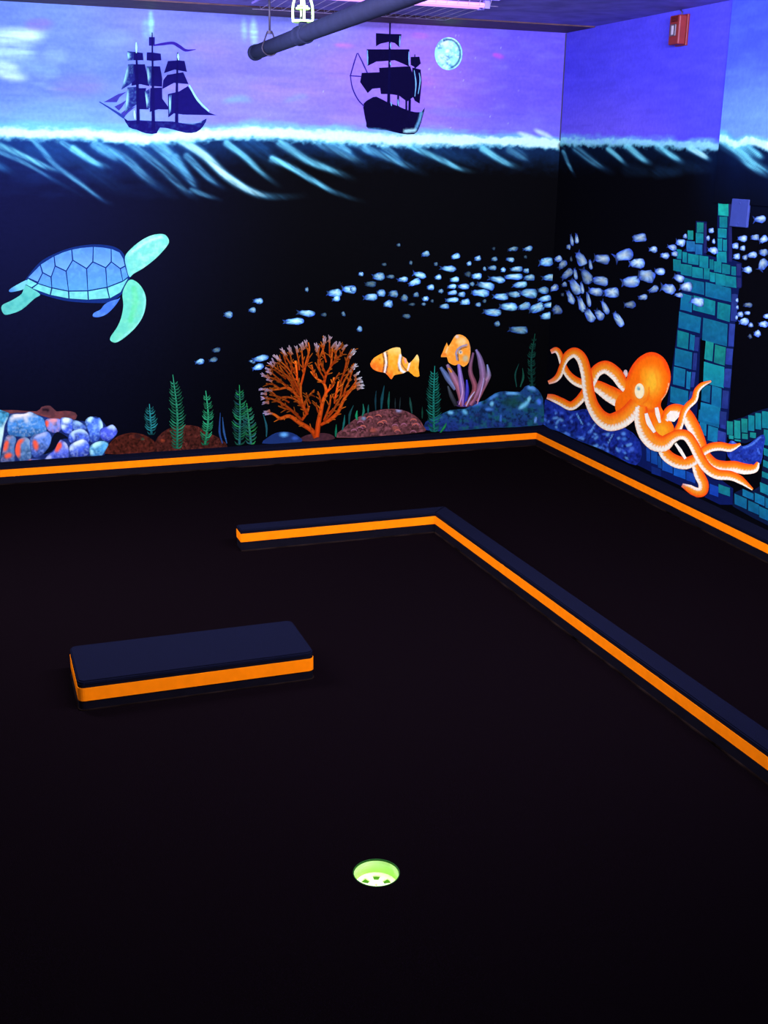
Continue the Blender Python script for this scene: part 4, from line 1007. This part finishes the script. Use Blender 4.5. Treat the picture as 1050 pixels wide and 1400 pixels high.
for x0, y0, x1, y1, c in ((322, 4, 418, 168, TE1), (428, 22, 612, 195, TE2), (630, 78, 738, 248, TE2), (304, 160, 488, 345, TE1), (508, 212, 716, 455, TE1), (292, 318, 386, 480, TE2), (398, 352, 436, 492, TE1), (527, 408, 594, 580, TE3), (606, 438, 698, 615, TE3), (274, 468, 416, 650, TE1), (514, 582, 688, 806, TE2), (258, 622, 358, 800, TE1), (370, 664, 404, 820, TE1), (498, 768, 570, 930, TE1), (584, 786, 664, 975, TE1),
                       (234, 790, 384, 965, TE1), (486, 925, 652, 1115, TE1), (215, 950, 330, 1060, TE1)):
    stone(k4, x0, y0, x1, y1, c, .27, rot=8)
for x0, y0, x1, y1 in ((750, 10, 800, 245), (728, 262, 776, 458), (706, 470, 762, 612), (690, 640, 746, 806), (672, 824, 726, 982), (650, 1000, 706, 1120), (440, 372, 478, 495), (428, 508, 458, 655), (412, 668, 442, 800), (396, 830, 420, 905)):
    stone(k4, x0, y0, x1, y1, VI, .12, rot=10)
k7 = crop(900, 560, 7)
for x0, y0, x1, y1, c in ((402, 105, 466, 250, TE1), (482, 150, 576, 320, TE1), (576, 195, 655, 318, (50, 70, 170)), (392, 0, 590, 175, TE1), (600, 30, 656, 190, VI)): stone(k7, x0, y0, x1, y1, c, .3, rot=6)
low = poly_patch('painted_low_wall', 'right', Rw, [(860, 592), (874, 600), (900, 615), (935, 632), (985, 655), (1003, 668), (1002, 690), (985, 690), (948, 672), (905, 652), (868, 634)], FLAT((14, 26, 88)), 1, 5, 0, label='low wall of blue stones painted under the octopus')
for x0, y0, x1, y1, c in ((-110, 355, -75, 500, (26, 70, 170)), (-66, 385, -5, 530, (24, 84, 180)), (0, 440, 36, 565, (24, 84, 170)), (44, 470, 142, 612, (26, 90, 190)), (152, 545, 266, 668, (26, 96, 196)), (274, 590, 360, 705, (30, 84, 205)), (495, 710, 580, 835, (26, 70, 180)), (582, 712, 690, 830, (28, 140, 160)), (-60, 540, 30, 640, (24, 50, 140))):
    stone(k7, x0, y0, x1, y1, c, .35, parent=low)
k10 = crop(980, 580, 10)
tow2 = poly_patch('painted_castle_arch', 'right', Rw, [(993, 577), (1004, 574), (1018, 570), (1030, 564), (1042, 560), (1075, 552), (1075, 735), (1050, 718), (1030, 708), (1002, 692), (1004, 674), (1016, 668), (1028, 672), (1040, 664), (1044, 630), (1047, 606), (1036, 600), (1020, 606), (1002, 604), (994, 596)], FLAT((12, 24, 60)), 1, 4, 0, label='curved castle arch of teal blocks painted at the right edge')
for x0, y0, x1, y1, c in ((145, -45, 228, 152, TE3), (245, -55, 328, 200, TE3), (345, -80, 428, 118, TE3), (440, -125, 520, 95, TE2), (535, -155, 612, 75, TE2), (625, -180, 720, 60, TE2), (172, 150, 236, 205, TE3), (248, 205, 332, 235, TE3), (355, 125, 432, 205, TE3), (462, 108, 542, 190, TE3), (648, 70, 800, 300, TE2), (648, 320, 800, 480, TE2), (640, 485, 800, 640, TE2), (626, 640, 800, 790, TE2), (600, 790, 720, 975, (30, 150, 176)), (730, 830, 850, 1010, TE2),
                       (362, 885, 512, 1040, TE1), (526, 935, 662, 1120, TE1), (672, 1000, 800, 1190, TE1), (252, 950, 416, 1160, TE1), (436, 1040, 584, 1240, TE1), (590, 1120, 760, 1340, TE1)):
    stone(k10, x0, y0, x1, y1, c, .12 if y0 < 300 else .42, parent=tow2)
poly_patch('painted_boulder', 'right', Rw, [(994, 612), (1000, 602), (1008, 606), (1016, 610), (1026, 606), (1036, 598), (1044, 594), (1047, 600), (1044, 616), (1041, 634), (1028, 640), (1008, 636), (996, 624)],
           [('fill', (28, 50, 158)), ('noise', 4, (20, 30, 110), .8), ('blob', (1003, 605), 4, 4, (90, 150, 250), .9), ('st', [(1018, 612), (1028, 608), (1040, 598)], 2, (96, 150, 255), .8), ('st', [(1036, 612), (1040, 622)], 1.5, (80, 130, 250), .8), ('noise', 2, (70, 110, 235), .4)], 2, 1.8, 2, label='pointed blue boulder painted inside the castle arch')
rub_ops = [('fill', (24, 44, 150)), ('noise', 5, (14, 22, 86), .9), ('noise', 3, (50, 76, 210), .5), ('lin', (790, 585), (775, 612), (14, 60, 120), .7)]
for i in range(90):
    t = rng.uniform(0, 1); x = 744 + 124 * t; y = rng.uniform(552 + 55 * t, 580 + 58 * t); a = rng.uniform(-1.3, 1.3); l = rng.uniform(2, 6)
    rub_ops.append(('soft', [(x - l * math.cos(a), y - l * math.sin(a)), (x + l * math.cos(a), y + l * math.sin(a))], rng.uniform(1.4, 2.6), rng.choice([(84, 140, 255), (64, 104, 240), (110, 180, 255), (16, 20, 90), (14, 18, 74)]), .85))
rub_ops += [('blob', (853, 593), 5, 4, (96, 160, 255), .9), ('blob', (864, 614), 6, 6, (84, 130, 255), .8), ('blob', (854, 600), 5, 4, (70, 140, 240), .8), ('st', [(789, 566), (797, 580)], 1.4, (110, 180, 255), .9), ('st', [(814, 580), (808, 590)], 1.4, (110, 170, 255), .9), ('st', [(838, 594), (832, 606)], 1.4, (110, 170, 255), .9)]
poly_patch('painted_rubble', 'right', Rw, [(743, 548), (752, 549), (765, 552), (780, 562), (795, 560), (806, 560), (814, 575), (830, 586), (845, 580), (856, 586), (866, 592), (875, 604), (878, 622), (870, 636), (850, 628), (830, 618), (812, 610), (790, 602), (765, 590), (743, 580)], rub_ops, 1, 1.6, 2, label='rubble of deep blue stones painted below the octopus tentacles')

# ------------------------------------------------------------------ painted octopus
def arm(pts, wid, white, k=0.0, tip=None, layer=4, name='tentacle', wf=.5):
    wf += .05
    # orange arm; white = +1 or -1, the side with the suckers
    L = sum(math.dist(a, b) for a, b in zip(pts, pts[1:]))
    def cf_(t, u):
        v = u * white
        c = np.array((255, 112, 22.)) * np.ones((len(t), 1))
        c = mix(c, (255, 172, 50), smoothstep(-.7, .1, v) * .7)
        c = mix(c, (245, 62, 24), smoothstep(-.55, -1, v) * .8)
        bump = .10 * np.sin(t * L * 1.55)
        c = mix(c, (255, 246, 240), smoothstep(1 - 2 * wf * .82, 1 - 2 * wf * .55, v + bump))
        c = mix(c, (255, 170, 110), smoothstep(.88, 1.02, v) * (.4 + .4 * np.sin(t * L * 1.55)))
        if tip is not None: c = mix(c, tip, smoothstep(.86, 1, t) * .55)
        return c
    return ribbon(name, 'right', octo, pts, wid, cf_, layer, max(4, int(L / len(pts) / 1.3)), 11)
octo = poly_patch('painted_octopus', 'right', Rw, [(858, 517), (862, 506), (868, 496), (877, 487), (889, 481.5), (901, 483.5), (911, 492), (917, 506), (918, 520), (913, 537), (906, 548), (905, 556), (911, 566), (922, 582), (922, 598), (908, 610), (893, 604), (880, 588), (872, 566), (862, 562), (846, 566), (842, 552), (848, 540), (855, 533)],
                  [('fill', (255, 112, 16)), ('blob', (893, 522), 20, 30, (255, 186, 48), 1), ('blob', (882, 512), 9, 16, (255, 160, 30), .7), ('blob', (876, 536), 13, 16, (255, 196, 90), .8), ('blob', (880, 555), 20, 14, (255, 150, 34), .8), ('blob', (905, 590), 20, 20, (255, 176, 40), .9), ('st', [(858, 515), (869, 494), (889, 482), (907, 487), (917, 506)], 7.5, (250, 70, 20), .9), ('st', [(917, 506), (918, 522), (912, 540), (902, 556)], 5, (250, 80, 20), .8), ('st', [(916, 524), (912, 538), (907, 546)], 1.1, (255, 225, 190), .8),
                   ('st', [(878, 556), (892, 562), (903, 556)], 4, (248, 92, 24), .8), ('st', [(889, 530), (887, 545), (880, 552)], 1.6, (245, 100, 24), .6), ('st', [(896, 505), (900, 525), (893, 545)], 2, (255, 140, 30), .6)], 5, 1.5, 3, label='bright orange octopus with white suckers painted on the right wall')
R_ = -1  # suckers on the right-hand side of travel
arm([(872, 552), (860, 566), (848, 574), (834, 577), (821, 569), (811, 553), (806, 535), (803, 512), (797, 491), (787, 482), (777, 487), (771, 498), (766, 512), (760, 519), (751, 523)], (11, 12, 12.5, 12, 10, 8.5, 8, 7.5, 7.5, 7, 6, 4, 4.5, 4, 2.5), 1, layer=6, tip=(255, 150, 150), wf=.42)
arm([(864, 536), (853, 525), (843, 511), (829, 502), (816, 508), (808, 524), (800, 538), (791, 549), (781, 555), (768, 549), (757, 544), (749, 542)], (7, 8, 9, 9, 8, 7, 6, 6, 6, 5.5, 5, 3.5), 1, layer=4, tip=(255, 120, 110), wf=.4)
arm([(864, 546), (850, 546), (834, 538), (817, 528), (802, 526), (788, 521), (777, 511), (770, 497), (766, 484), (761, 478.5), (754, 481)], (12, 12, 11, 8, 6.5, 6, 5, 4, 4, 4, 3), 1, layer=3, tip=(255, 140, 150), wf=.45)
arm([(878, 556), (879, 575), (886, 592), (897, 604), (909, 606), (919, 599), (930, 594), (941, 596), (950, 608), (958, 624), (968, 639), (982, 648), (1000, 650), (1014, 656), (1031, 669)], (8, 10, 12, 12, 11, 8, 7, 7, 7, 7, 7, 7, 6.5, 5.5, 1.5), R_, layer=7, wf=.42)
arm([(906, 604), (911, 620), (924, 630), (939, 633), (951, 628), (960, 619), (972, 612), (986, 610), (1000, 612), (1014, 607)], (7, 8, 8.5, 8.5, 7, 6, 6, 6, 5.5, 1.5), R_, layer=5, wf=.38)
arm([(910, 574), (916, 563), (926, 560), (939, 567), (949, 583), (957, 600), (962, 613), (967, 624), (977, 634), (991, 638), (1006, 638), (1020, 641), (1033, 640), (1038, 632)], (5, 7, 8, 9, 9, 8, 7, 7, 7.5, 8, 8, 7.5, 6, 2), R_, layer=5, wf=.5)
arm([(926, 592), (932, 579), (936, 564), (942, 555), (951, 546), (954.5, 534), (962, 526), (974, 521)], (5, 4.5, 4.5, 4.5, 4.5, 4, 3.5, 1.2), R_, layer=7, wf=.42, tip=(255, 130, 120))
arm([(952, 632), (957, 648), (963, 661), (962, 671), (954, 673), (944, 668), (934, 663)], (6, 7, 7, 7, 6.5, 5.5, 2.5), R_, layer=5, tip=(190, 110, 140), wf=.42)
SK = lambda t, u: np.array((255, 246, 240.)) * np.ones((len(t), 1))
for pts, w in (([(885, 565), (889, 578), (897, 591)], (2.2, 3.4, 2)), ([(899, 557), (901, 567), (904, 578)], (2.4, 3, 1.6)), ([(925, 606), (932, 616), (939, 627)], (1.6, 2.4, 1.8)), ([(914, 571), (921, 569), (929, 566)], (4, 8, 3.5))):
    ribbon('sucker_row', 'right', octo, pts, w, SK, 8, 6, 5)
eye = poly_patch('eye', 'right', octo, [(876 + 6.6 * math.cos(a), 534.5 + 10.5 * math.sin(a)) for a in np.linspace(0, 2 * math.pi, 12, endpoint=False)], [('fill', (255, 244, 205)), ('blob', (874.5, 531), 3.2, 4, (120, 180, 200), .9), ('blob', (875.5, 532), 1.4, 1.6, (60, 110, 140), .9)], 8, 1.3, 2)
poly_patch('far_eye', 'right', octo, [(856 + 3 * math.cos(a), 510.5 + 5.2 * math.sin(a)) for a in np.linspace(0, 2 * math.pi, 10, endpoint=False)], [('fill', (215, 190, 200)), ('blob', (857, 511), 2, 2.6, (250, 240, 230), .9)], 3, 1.5, 2)
# ------------------------------------------------------------------ corner bead
cb = bm_obj('corner_bead', box_bm(XR - .005, D - .005, 1.70, XR - .0005, D - .0005, ZC - .008), M_ROD, wall_back)

# ------------------------------------------------------------------ carpeted border rails
HC, WC, S0, S1_ = 0.094, 0.0953, 0.041, 0.077
def rail(root, fp, stripe_pts, name='board'):
    """fp: plan outline; stripe_pts: list of (a, b, outward) runs of the glowing tape"""
    bm_obj('board', prism_bm(fp, 0.004, HC - .008), M_BOARD, root)
    b = prism_bm(fp, HC - .009, HC)
    bmesh.ops.bevel(b, geom=[e for e in b.edges if all(v.co.z > HC - .001 for v in e.verts)], offset=.0035, segments=2, affect='EDGES')
    bm_obj('carpet_top', b, M_FELT, root)
    for a, c, n in stripe_pts: tape(root, a, c, n)
def tape(root, a, c, n, z0=S0, z1=S1_):
    a, c, n = Vector((*a, 0)), Vector((*c, 0)), Vector((*n, 0))
    t = .0014
    q = [a, c, c + n * t, a + n * t]
    return bm_obj('orange_stripe', prism_bm([(v.x, v.y) for v in q], z0, z1), M_ORANGE, root)
def base_edge(root, a, c, n):
    a, c, n = Vector((*a, 0)), Vector((*c, 0)), Vector((*n, 0))
    q = [a, c, c + n * .006, a + n * .006]
    return bm_obj('base_edge', prism_bm([(v.x, v.y) for v in q], 0.0005, 0.005), M_EDGE, root)

rb = empty('border_rail', (1.0, D - WC / 2, 0))
def world_rail(root, fp, stripes, edges=()):
    rail(root, fp, stripes)
    for e in edges: base_edge(root, *e)
    for ch in root.children: ch.matrix_parent_inverse = Matrix.Translation(-root.location)
XI, YI = XR - WC, D - WC
world_rail(rb, [(XL, YI), (XR - .0005, YI), (XR - .0005, D - .0005), (XL, D - .0005)], [((XL, YI), (XI, YI), (0, -1))], [((XL, YI), (XI, YI), (0, -1))])
tag(rb, 'long black border rail with orange stripe along the foot of the back wall', 'rail', 'border rails along the walls')
rr_ = empty('border_rail', (XR - WC / 2, 3.0, 0))
world_rail(rr_, [(XI, YI - .002), (XI, YN), (XR - .0005, YN), (XR - .0005, YI - .002)], [((XI, YI - .002), (XI, YN), (-1, 0))], [((XI, YI - .008), (XI, YN), (-1, 0))])
tag(rr_, 'black border rail with orange stripe below the octopus on the right wall', 'rail', 'border rails along the walls')

# free-standing L-shaped rail
RW = .078
A0, A1 = (1.003, 4.525), (1.884, 4.525)          # inner face of the short arm
B1 = (1.945, 0.9)                                # inner face of the long arm runs towards the viewer
dv = Vector((B1[0] - A1[0], B1[1] - A1[1])).normalized()
nl = Vector((dv.y, -dv.x))                       # towards the inside (-x)
if nl.x > 0: nl = -nl
oc = (A1[0] + RW, A1[1] + RW)
ob = (B1[0] + RW, B1[1])
ml = empty('divider_rail', (1.5, 4.56, 0))
world_rail(ml, [A0, A1, oc, (A0[0], A0[1] + RW)], [(A0, A1, (0, -1)), (A0, (A0[0], A0[1] + RW), (-1, 0))], [(A0, A1, (0, -1))])
# the long arm is a second board of the same rail
fp2 = [A1, B1, ob, oc]
rail(ml, fp2, [(A1, B1, (nl.x, nl.y)), (oc, ob, (1, 0))])
base_edge(ml, A1, B1, (nl.x, nl.y))
for ch in ml.children: ch.matrix_parent_inverse = Matrix.Translation(-ml.location)
tag(ml, 'L-shaped black divider rail with orange stripe standing on the carpet', 'rail')

# ------------------------------------------------------------------ obstacle block
BX0, BX1, BY0, BY1 = .216, .946, 3.238, 3.512
bk = empty('obstacle_block', ((BX0 + BX1) / 2, (BY0 + BY1) / 2, 0))
def rrect(x0, y0, x1, y1, r, n=5):
    out = []
    for cx, cy, a0 in ((x1 - r, y0 + r, -90), (x1 - r, y1 - r, 0), (x0 + r, y1 - r, 90), (x0 + r, y0 + r, 180)):
        out += [(cx + r * math.cos(math.radians(a0 + 90 * k / n)), cy + r * math.sin(math.radians(a0 + 90 * k / n))) for k in range(n + 1)]
    return out
bm_obj('body', prism_bm(rrect(BX0, BY0, BX1, BY1, .018), 0.004, .084), M_BOARD, bk)
b = prism_bm(rrect(BX0, BY0, BX1, BY1, .022), .083, .096)
bmesh.ops.bevel(b, geom=[e for e in b.edges if all(v.co.z > .0955 for v in e.verts)], offset=.004, segments=2, affect='EDGES')
bm_obj('carpet_top', b, M_FELT, bk)
def ring_band(name, o, i, z0, z1, mt, root):
    b = bmesh.new()
    n = len(o)
    V = [[b.verts.new((*p, z)) for p in pts] for pts, z in ((o, z0), (o, z1), (i, z1), (i, z0))]
    for a in range(4):
        A, Bq = V[a], V[(a + 1) % 4]
        for k in range(n): b.faces.new((A[k], A[(k + 1) % n], Bq[(k + 1) % n], Bq[k]))
    bmesh.ops.recalc_face_normals(b, faces=b.faces)
    return bm_obj(name, b, mt, root)
ring_band('orange_stripe', rrect(BX0 - .0016, BY0 - .0016, BX1 + .0016, BY1 + .0016, .0195), rrect(BX0 - .0002, BY0 - .0002, BX1 + .0002, BY1 + .0002, .0182), .031, .073, M_ORANGE, bk)
ring_band('base_edge', rrect(BX0 - .004, BY0 - .004, BX1 + .004, BY1 + .004, .02), rrect(BX0 - .0002, BY0 - .0002, BX1 + .0002, BY1 + .0002, .0182), .0005, .004, M_EDGE, bk)
for ch in bk.children: ch.matrix_parent_inverse = Matrix.Translation(-bk.location)
tag(bk, 'low black obstacle block with orange stripe lying on the carpet', 'block')

# ------------------------------------------------------------------ golf cup
cu = empty('golf_cup', (CUP[0], CUP[1], 0))
DEP = .033
bm_obj('cup_wall', lathe_bm([(.0530, -DEP - .03), (.0530, -.004), (.0525, -.0030), (.0500, -DEP)], 40), M_LIME, cu, True)
bm_obj('cup_rim', lathe_bm([(.0531, -.010), (.0545, -.010), (.0550, .0006), (.0543, .0012), (.0530, .0006), (.0527, -.0032), (.0531, -.010)], 40), M_RIM, cu, True)
# bottom plate with six wedge openings around a hub
b = bmesh.new()
def arcp(r, a): return (r * math.cos(a), r * math.sin(a))
n6 = 6
NSEG = 8
for k in range(n6):
    a0 = 2 * math.pi * k / n6 + math.radians(40)
    for j in range(NSEG):
        aa, ab = a0 + j * math.pi / 3 / NSEG, a0 + (j + 1) * math.pi / 3 / NSEG
        rings = [(0.003, .020), (.037, .0503)] + ([(.020, .037)] if (j < 2 or j > 5) else [])
        for r0, r1 in rings:
            for z, fl_ in ((-DEP, False), (-DEP - .003, True)):
                vs = [b.verts.new((*arcp(r, a), z)) for r, a in ((r0, aa), (r1, aa), (r1, ab), (r0, ab))]
                b.faces.new(vs[::-1] if fl_ else vs)
bmesh.ops.remove_doubles(b, verts=b.verts, dist=1e-5)
bm_obj('cup_bottom', b, M_LIMEW, cu)
b = lathe_bm([(0.0001, -DEP - .028), (.054, -DEP - .028), (.054, -DEP - .030), (.0001, -DEP - .030)], 24)
bm_obj('cup_underside', b, mat('green_shaded_plastic', (0.06, 0.30, 0.01), .7, .1), cu)
tag(cu, 'glowing lime green golf cup sunk in the black carpet', 'golf cup')

# ------------------------------------------------------------------ sprinkler pipe
PZ, PR = 2.035, .030
e0 = on_plane(np.array([[349.0, 72.0]]), 2, PZ)[0]
e1 = on_plane(np.array([[545.0, -2.0]]), 2, PZ)[0]
dr = Vector(e1 - e0).normalized()
E0 = Vector(e0)
def along(px):                             # point of the pipe axis seen at this image column
    best = min((abs(proj(np.array([E0 + dr * s]))[0][0] - px), s) for s in np.linspace(0, 4, 2000))
    return E0 + dr * best[1]
pp = empty('sprinkler_pipe', tuple(E0))
T = along(414)
sT = (T - E0).length
ends = E0 + dr * 5.9
def rel(p): return tuple(Vector(p) - E0)
bm_obj('pipe', tube_bm([rel(E0), rel(E0 + dr * (sT)), rel(ends)], PR, 20), M_PIPE, pp, True)
bm_obj('end_cap', tube_bm([rel(E0 - dr * .012), rel(E0 - dr * .008), rel(E0 + dr * .03), rel(E0 + dr * .034)], [PR * .8, PR * 1.13, PR * 1.13, PR * 1.0], 20), M_PIPE, pp, True)
bm_obj('tee_fitting', tube_bm([rel(T - dr * .062), rel(T - dr * .058), rel(T - dr * .04), rel(T - dr * .036), rel(T + dr * .036), rel(T + dr * .04), rel(T + dr * .058), rel(T + dr * .062)], [PR * 1.0, PR * 1.2, PR * 1.2, PR * 1.1, PR * 1.1, PR * 1.2, PR * 1.2, PR * 1.0], 20), M_PIPE, pp, True)
bm_obj('outlet_boss', tube_bm([rel(T + Vector((0, 0, .015))), rel(T + Vector((0, 0, PR + .018))), rel(T + Vector((0, 0, PR + .020)))], [.017, .015, .011], 14), M_PIPE, pp, True)
# sprinkler head in its lime wire guard
hz = PR + .020
hd = bm_obj('sprinkler_head', tube_bm([rel(T + Vector((0, 0, hz))), rel(T + Vector((0, 0, hz + .012))), rel(T + Vector((0, 0, hz + .014))), rel(T + Vector((0, 0, hz + .05)))], [.009, .009, .004, .003], 10), M_ROD, pp, True)
bm_obj('deflector', tube_bm([rel(T + Vector((0, 0, hz + .048))), rel(T + Vector((0, 0, hz + .051)))], [.020, .020], 16), M_LIME2, hd)
GH, GW = .098, .037
for k in range(2):
    a = math.radians(-8 + 90 * k)
    rx = Vector((math.cos(a), math.sin(a), 0))
    pts = []
    for s, h in ((-1, .0), (-1.02, .03), (-.96, .058), (-.72, .083), (-.38, .095), (0, GH), (.38, .095), (.72, .083), (.96, .058), (1.02, .03), (1, .0)):
        pts.append(rel(T + rx * GW * s + Vector((0, 0, hz - .004 + h))))
    bm_obj('guard_hoop', tube_bm([tuple(p) for p in catmull(pts, 3)], .0048, 8), M_LIME2, hd, True)
for h, r in ((.0, 1.0), (.045, .62)):
    pts = [rel(T + Vector((GW * r * math.cos(a), GW * r * math.sin(a), hz - .004 + h))) for a in np.linspace(0, 2 * math.pi, 24, endpoint=False)]
    bm_obj('guard_ring', tube_bm(pts, 0.0042, 8, closed=True), M_LIME2, hd, True)
bm_obj('guard_clamp', box_bm(*rel(T + Vector((-GW, -.006, hz - .008))), *rel(T + Vector((GW, .006, hz + .002))), .002), M_LIME2, hd)
tag(pp, 'grey sprinkler pipe with lime wire-guarded sprinkler hanging under the ceiling', 'pipe')
H_ = along(369)
hg = empty('pipe_hanger', tuple(H_))
bm_obj('rod', tube_bm([(0, 0, PR + .03), (0, 0, ZC - H_.z - .004)], .0045, 10), M_ROD, hg, True)
side = Vector((-dr.y, dr.x, 0)).normalized()
cl_pts = [tuple(side * (PR + .003) * math.cos(a) + Vector((0, 0, (PR + .003) * math.sin(a)))) for a in np.linspace(math.radians(180), math.radians(360), 14)]
cl_pts = [tuple(side * -.010 + Vector((0, 0, PR + .030)))] + cl_pts + [tuple(side * .010 + Vector((0, 0, PR + .030)))]
bm_obj('clevis_strap', tube_bm(cl_pts, .0032, 8), M_ROD, hg, True)
bm_obj('nut', tube_bm([(0, 0, PR + .022), (0, 0, PR + .034)], .012, 6), M_ROD, hg)
bm_obj('ceiling_flange', tube_bm([(0, 0, ZC - H_.z - .006), (0, 0, ZC - H_.z - .0005)], .022, 16), M_ROD, hg)
tag(hg, 'thin dark hanger rod and strap holding the pipe end', 'pipe hanger')

# ------------------------------------------------------------------ black-light fixture in a wire guard, on the ceiling
FXC, FYC = 1.79, 5.19
bf = empty('black_light_fixture', (FXC, FYC, ZC))
HL, HW = .47, .31
bm_obj('housing', box_bm(-HL, -HW, -.012, HL, HW, -.0008, .003), M_CEIL, bf)
for yy in (-.28, -.225):
    tb = bm_obj('tube', tube_bm([(-HL + .06, yy, -.03), (HL - .06, yy, -.03)], .010, 12), M_TUBE, bf, True)
    for sx in (-1, 1): bm_obj('lamp_holder', box_bm(sx * (HL - .05) - .012, yy - .013, -.044, sx * (HL - .05) + .012, yy + .013, -.011, .002), M_CEIL, tb)
for i in range(19):
    x = -HL + .02 + (2 * HL - .04) * i / 18
    bm_obj('guard_wire', tube_bm([(x - .02, -HW, -.010), (x - .018, -HW + .02, -.032), (x + .018, HW - .02, -.032), (x + .02, HW, -.010)], .0011, 6), M_WIRE, bf, True)
for yy in (-HW + .02, HW - .02):
    bm_obj('guard_bar', tube_bm([(-HL, yy, -.033), (HL, yy, -.033)], .0009, 6), M_WIRE, bf, True)
tag(bf, 'flat black-light fixture with wire guard on the ceiling before the back wall', 'light fixture')

# ------------------------------------------------------------------ fire alarm
al = empty('fire_alarm', (XR, 4.846, 2.168))
bm_obj('back_plate', box_bm(-.012, -.043, -.066, -.0004, .043, .066, .002), M_RED, al)
bm_obj('housing', box_bm(-.052, -.040, -.062, -.011, .040, .062, .006, 3), M_RED, al)
st = bm_obj('strobe_window', box_bm(-.058, -.020, -.026, -.050, .024, .024, .003), M_LENS, al)
bm_obj('reflector', box_bm(-.0595, -.006, -.020, -.0575, .010, .018, .0005), M_WHITE, st)
for k in range(4): bm_obj('sounder_slot', box_bm(-.0528, -.026, .034 + k * .006, -.0515, .026, .037 + k * .006), M_DARK, al)
bm_obj('cable', tube_bm([(-.006, .012, .06), (-.006, .016, .08), (-.006, .03, ZC - 2.169)], .0028, 8), M_ROD, al, True)
tag(al, 'red fire alarm with clear strobe high on the right wall', 'fire alarm')

# ------------------------------------------------------------------ blank cover plate
ep = empty('cover_plate', (XR, 4.286, 1.394))
bm_obj('plate', box_bm(-.012, -.060, -.058, -.0004, .060, .058, .003), M_PLATE, ep)
for sz in (-1, 1): bm_obj('screw', lathe_bm([(.0001, -.0138), (.004, -.0136), (.0045, -.012)], 10), M_PLATE, ep)
for i, s in enumerate([c for c in ep.children if c.name.startswith('screw')]):
    s.rotation_euler = (0, math.pi / 2, 0)
    s.location = (0, 0, (-1, 1)[i] * .042)
tag(ep, 'blank violet cover plate beside the castle tower top', 'cover plate')
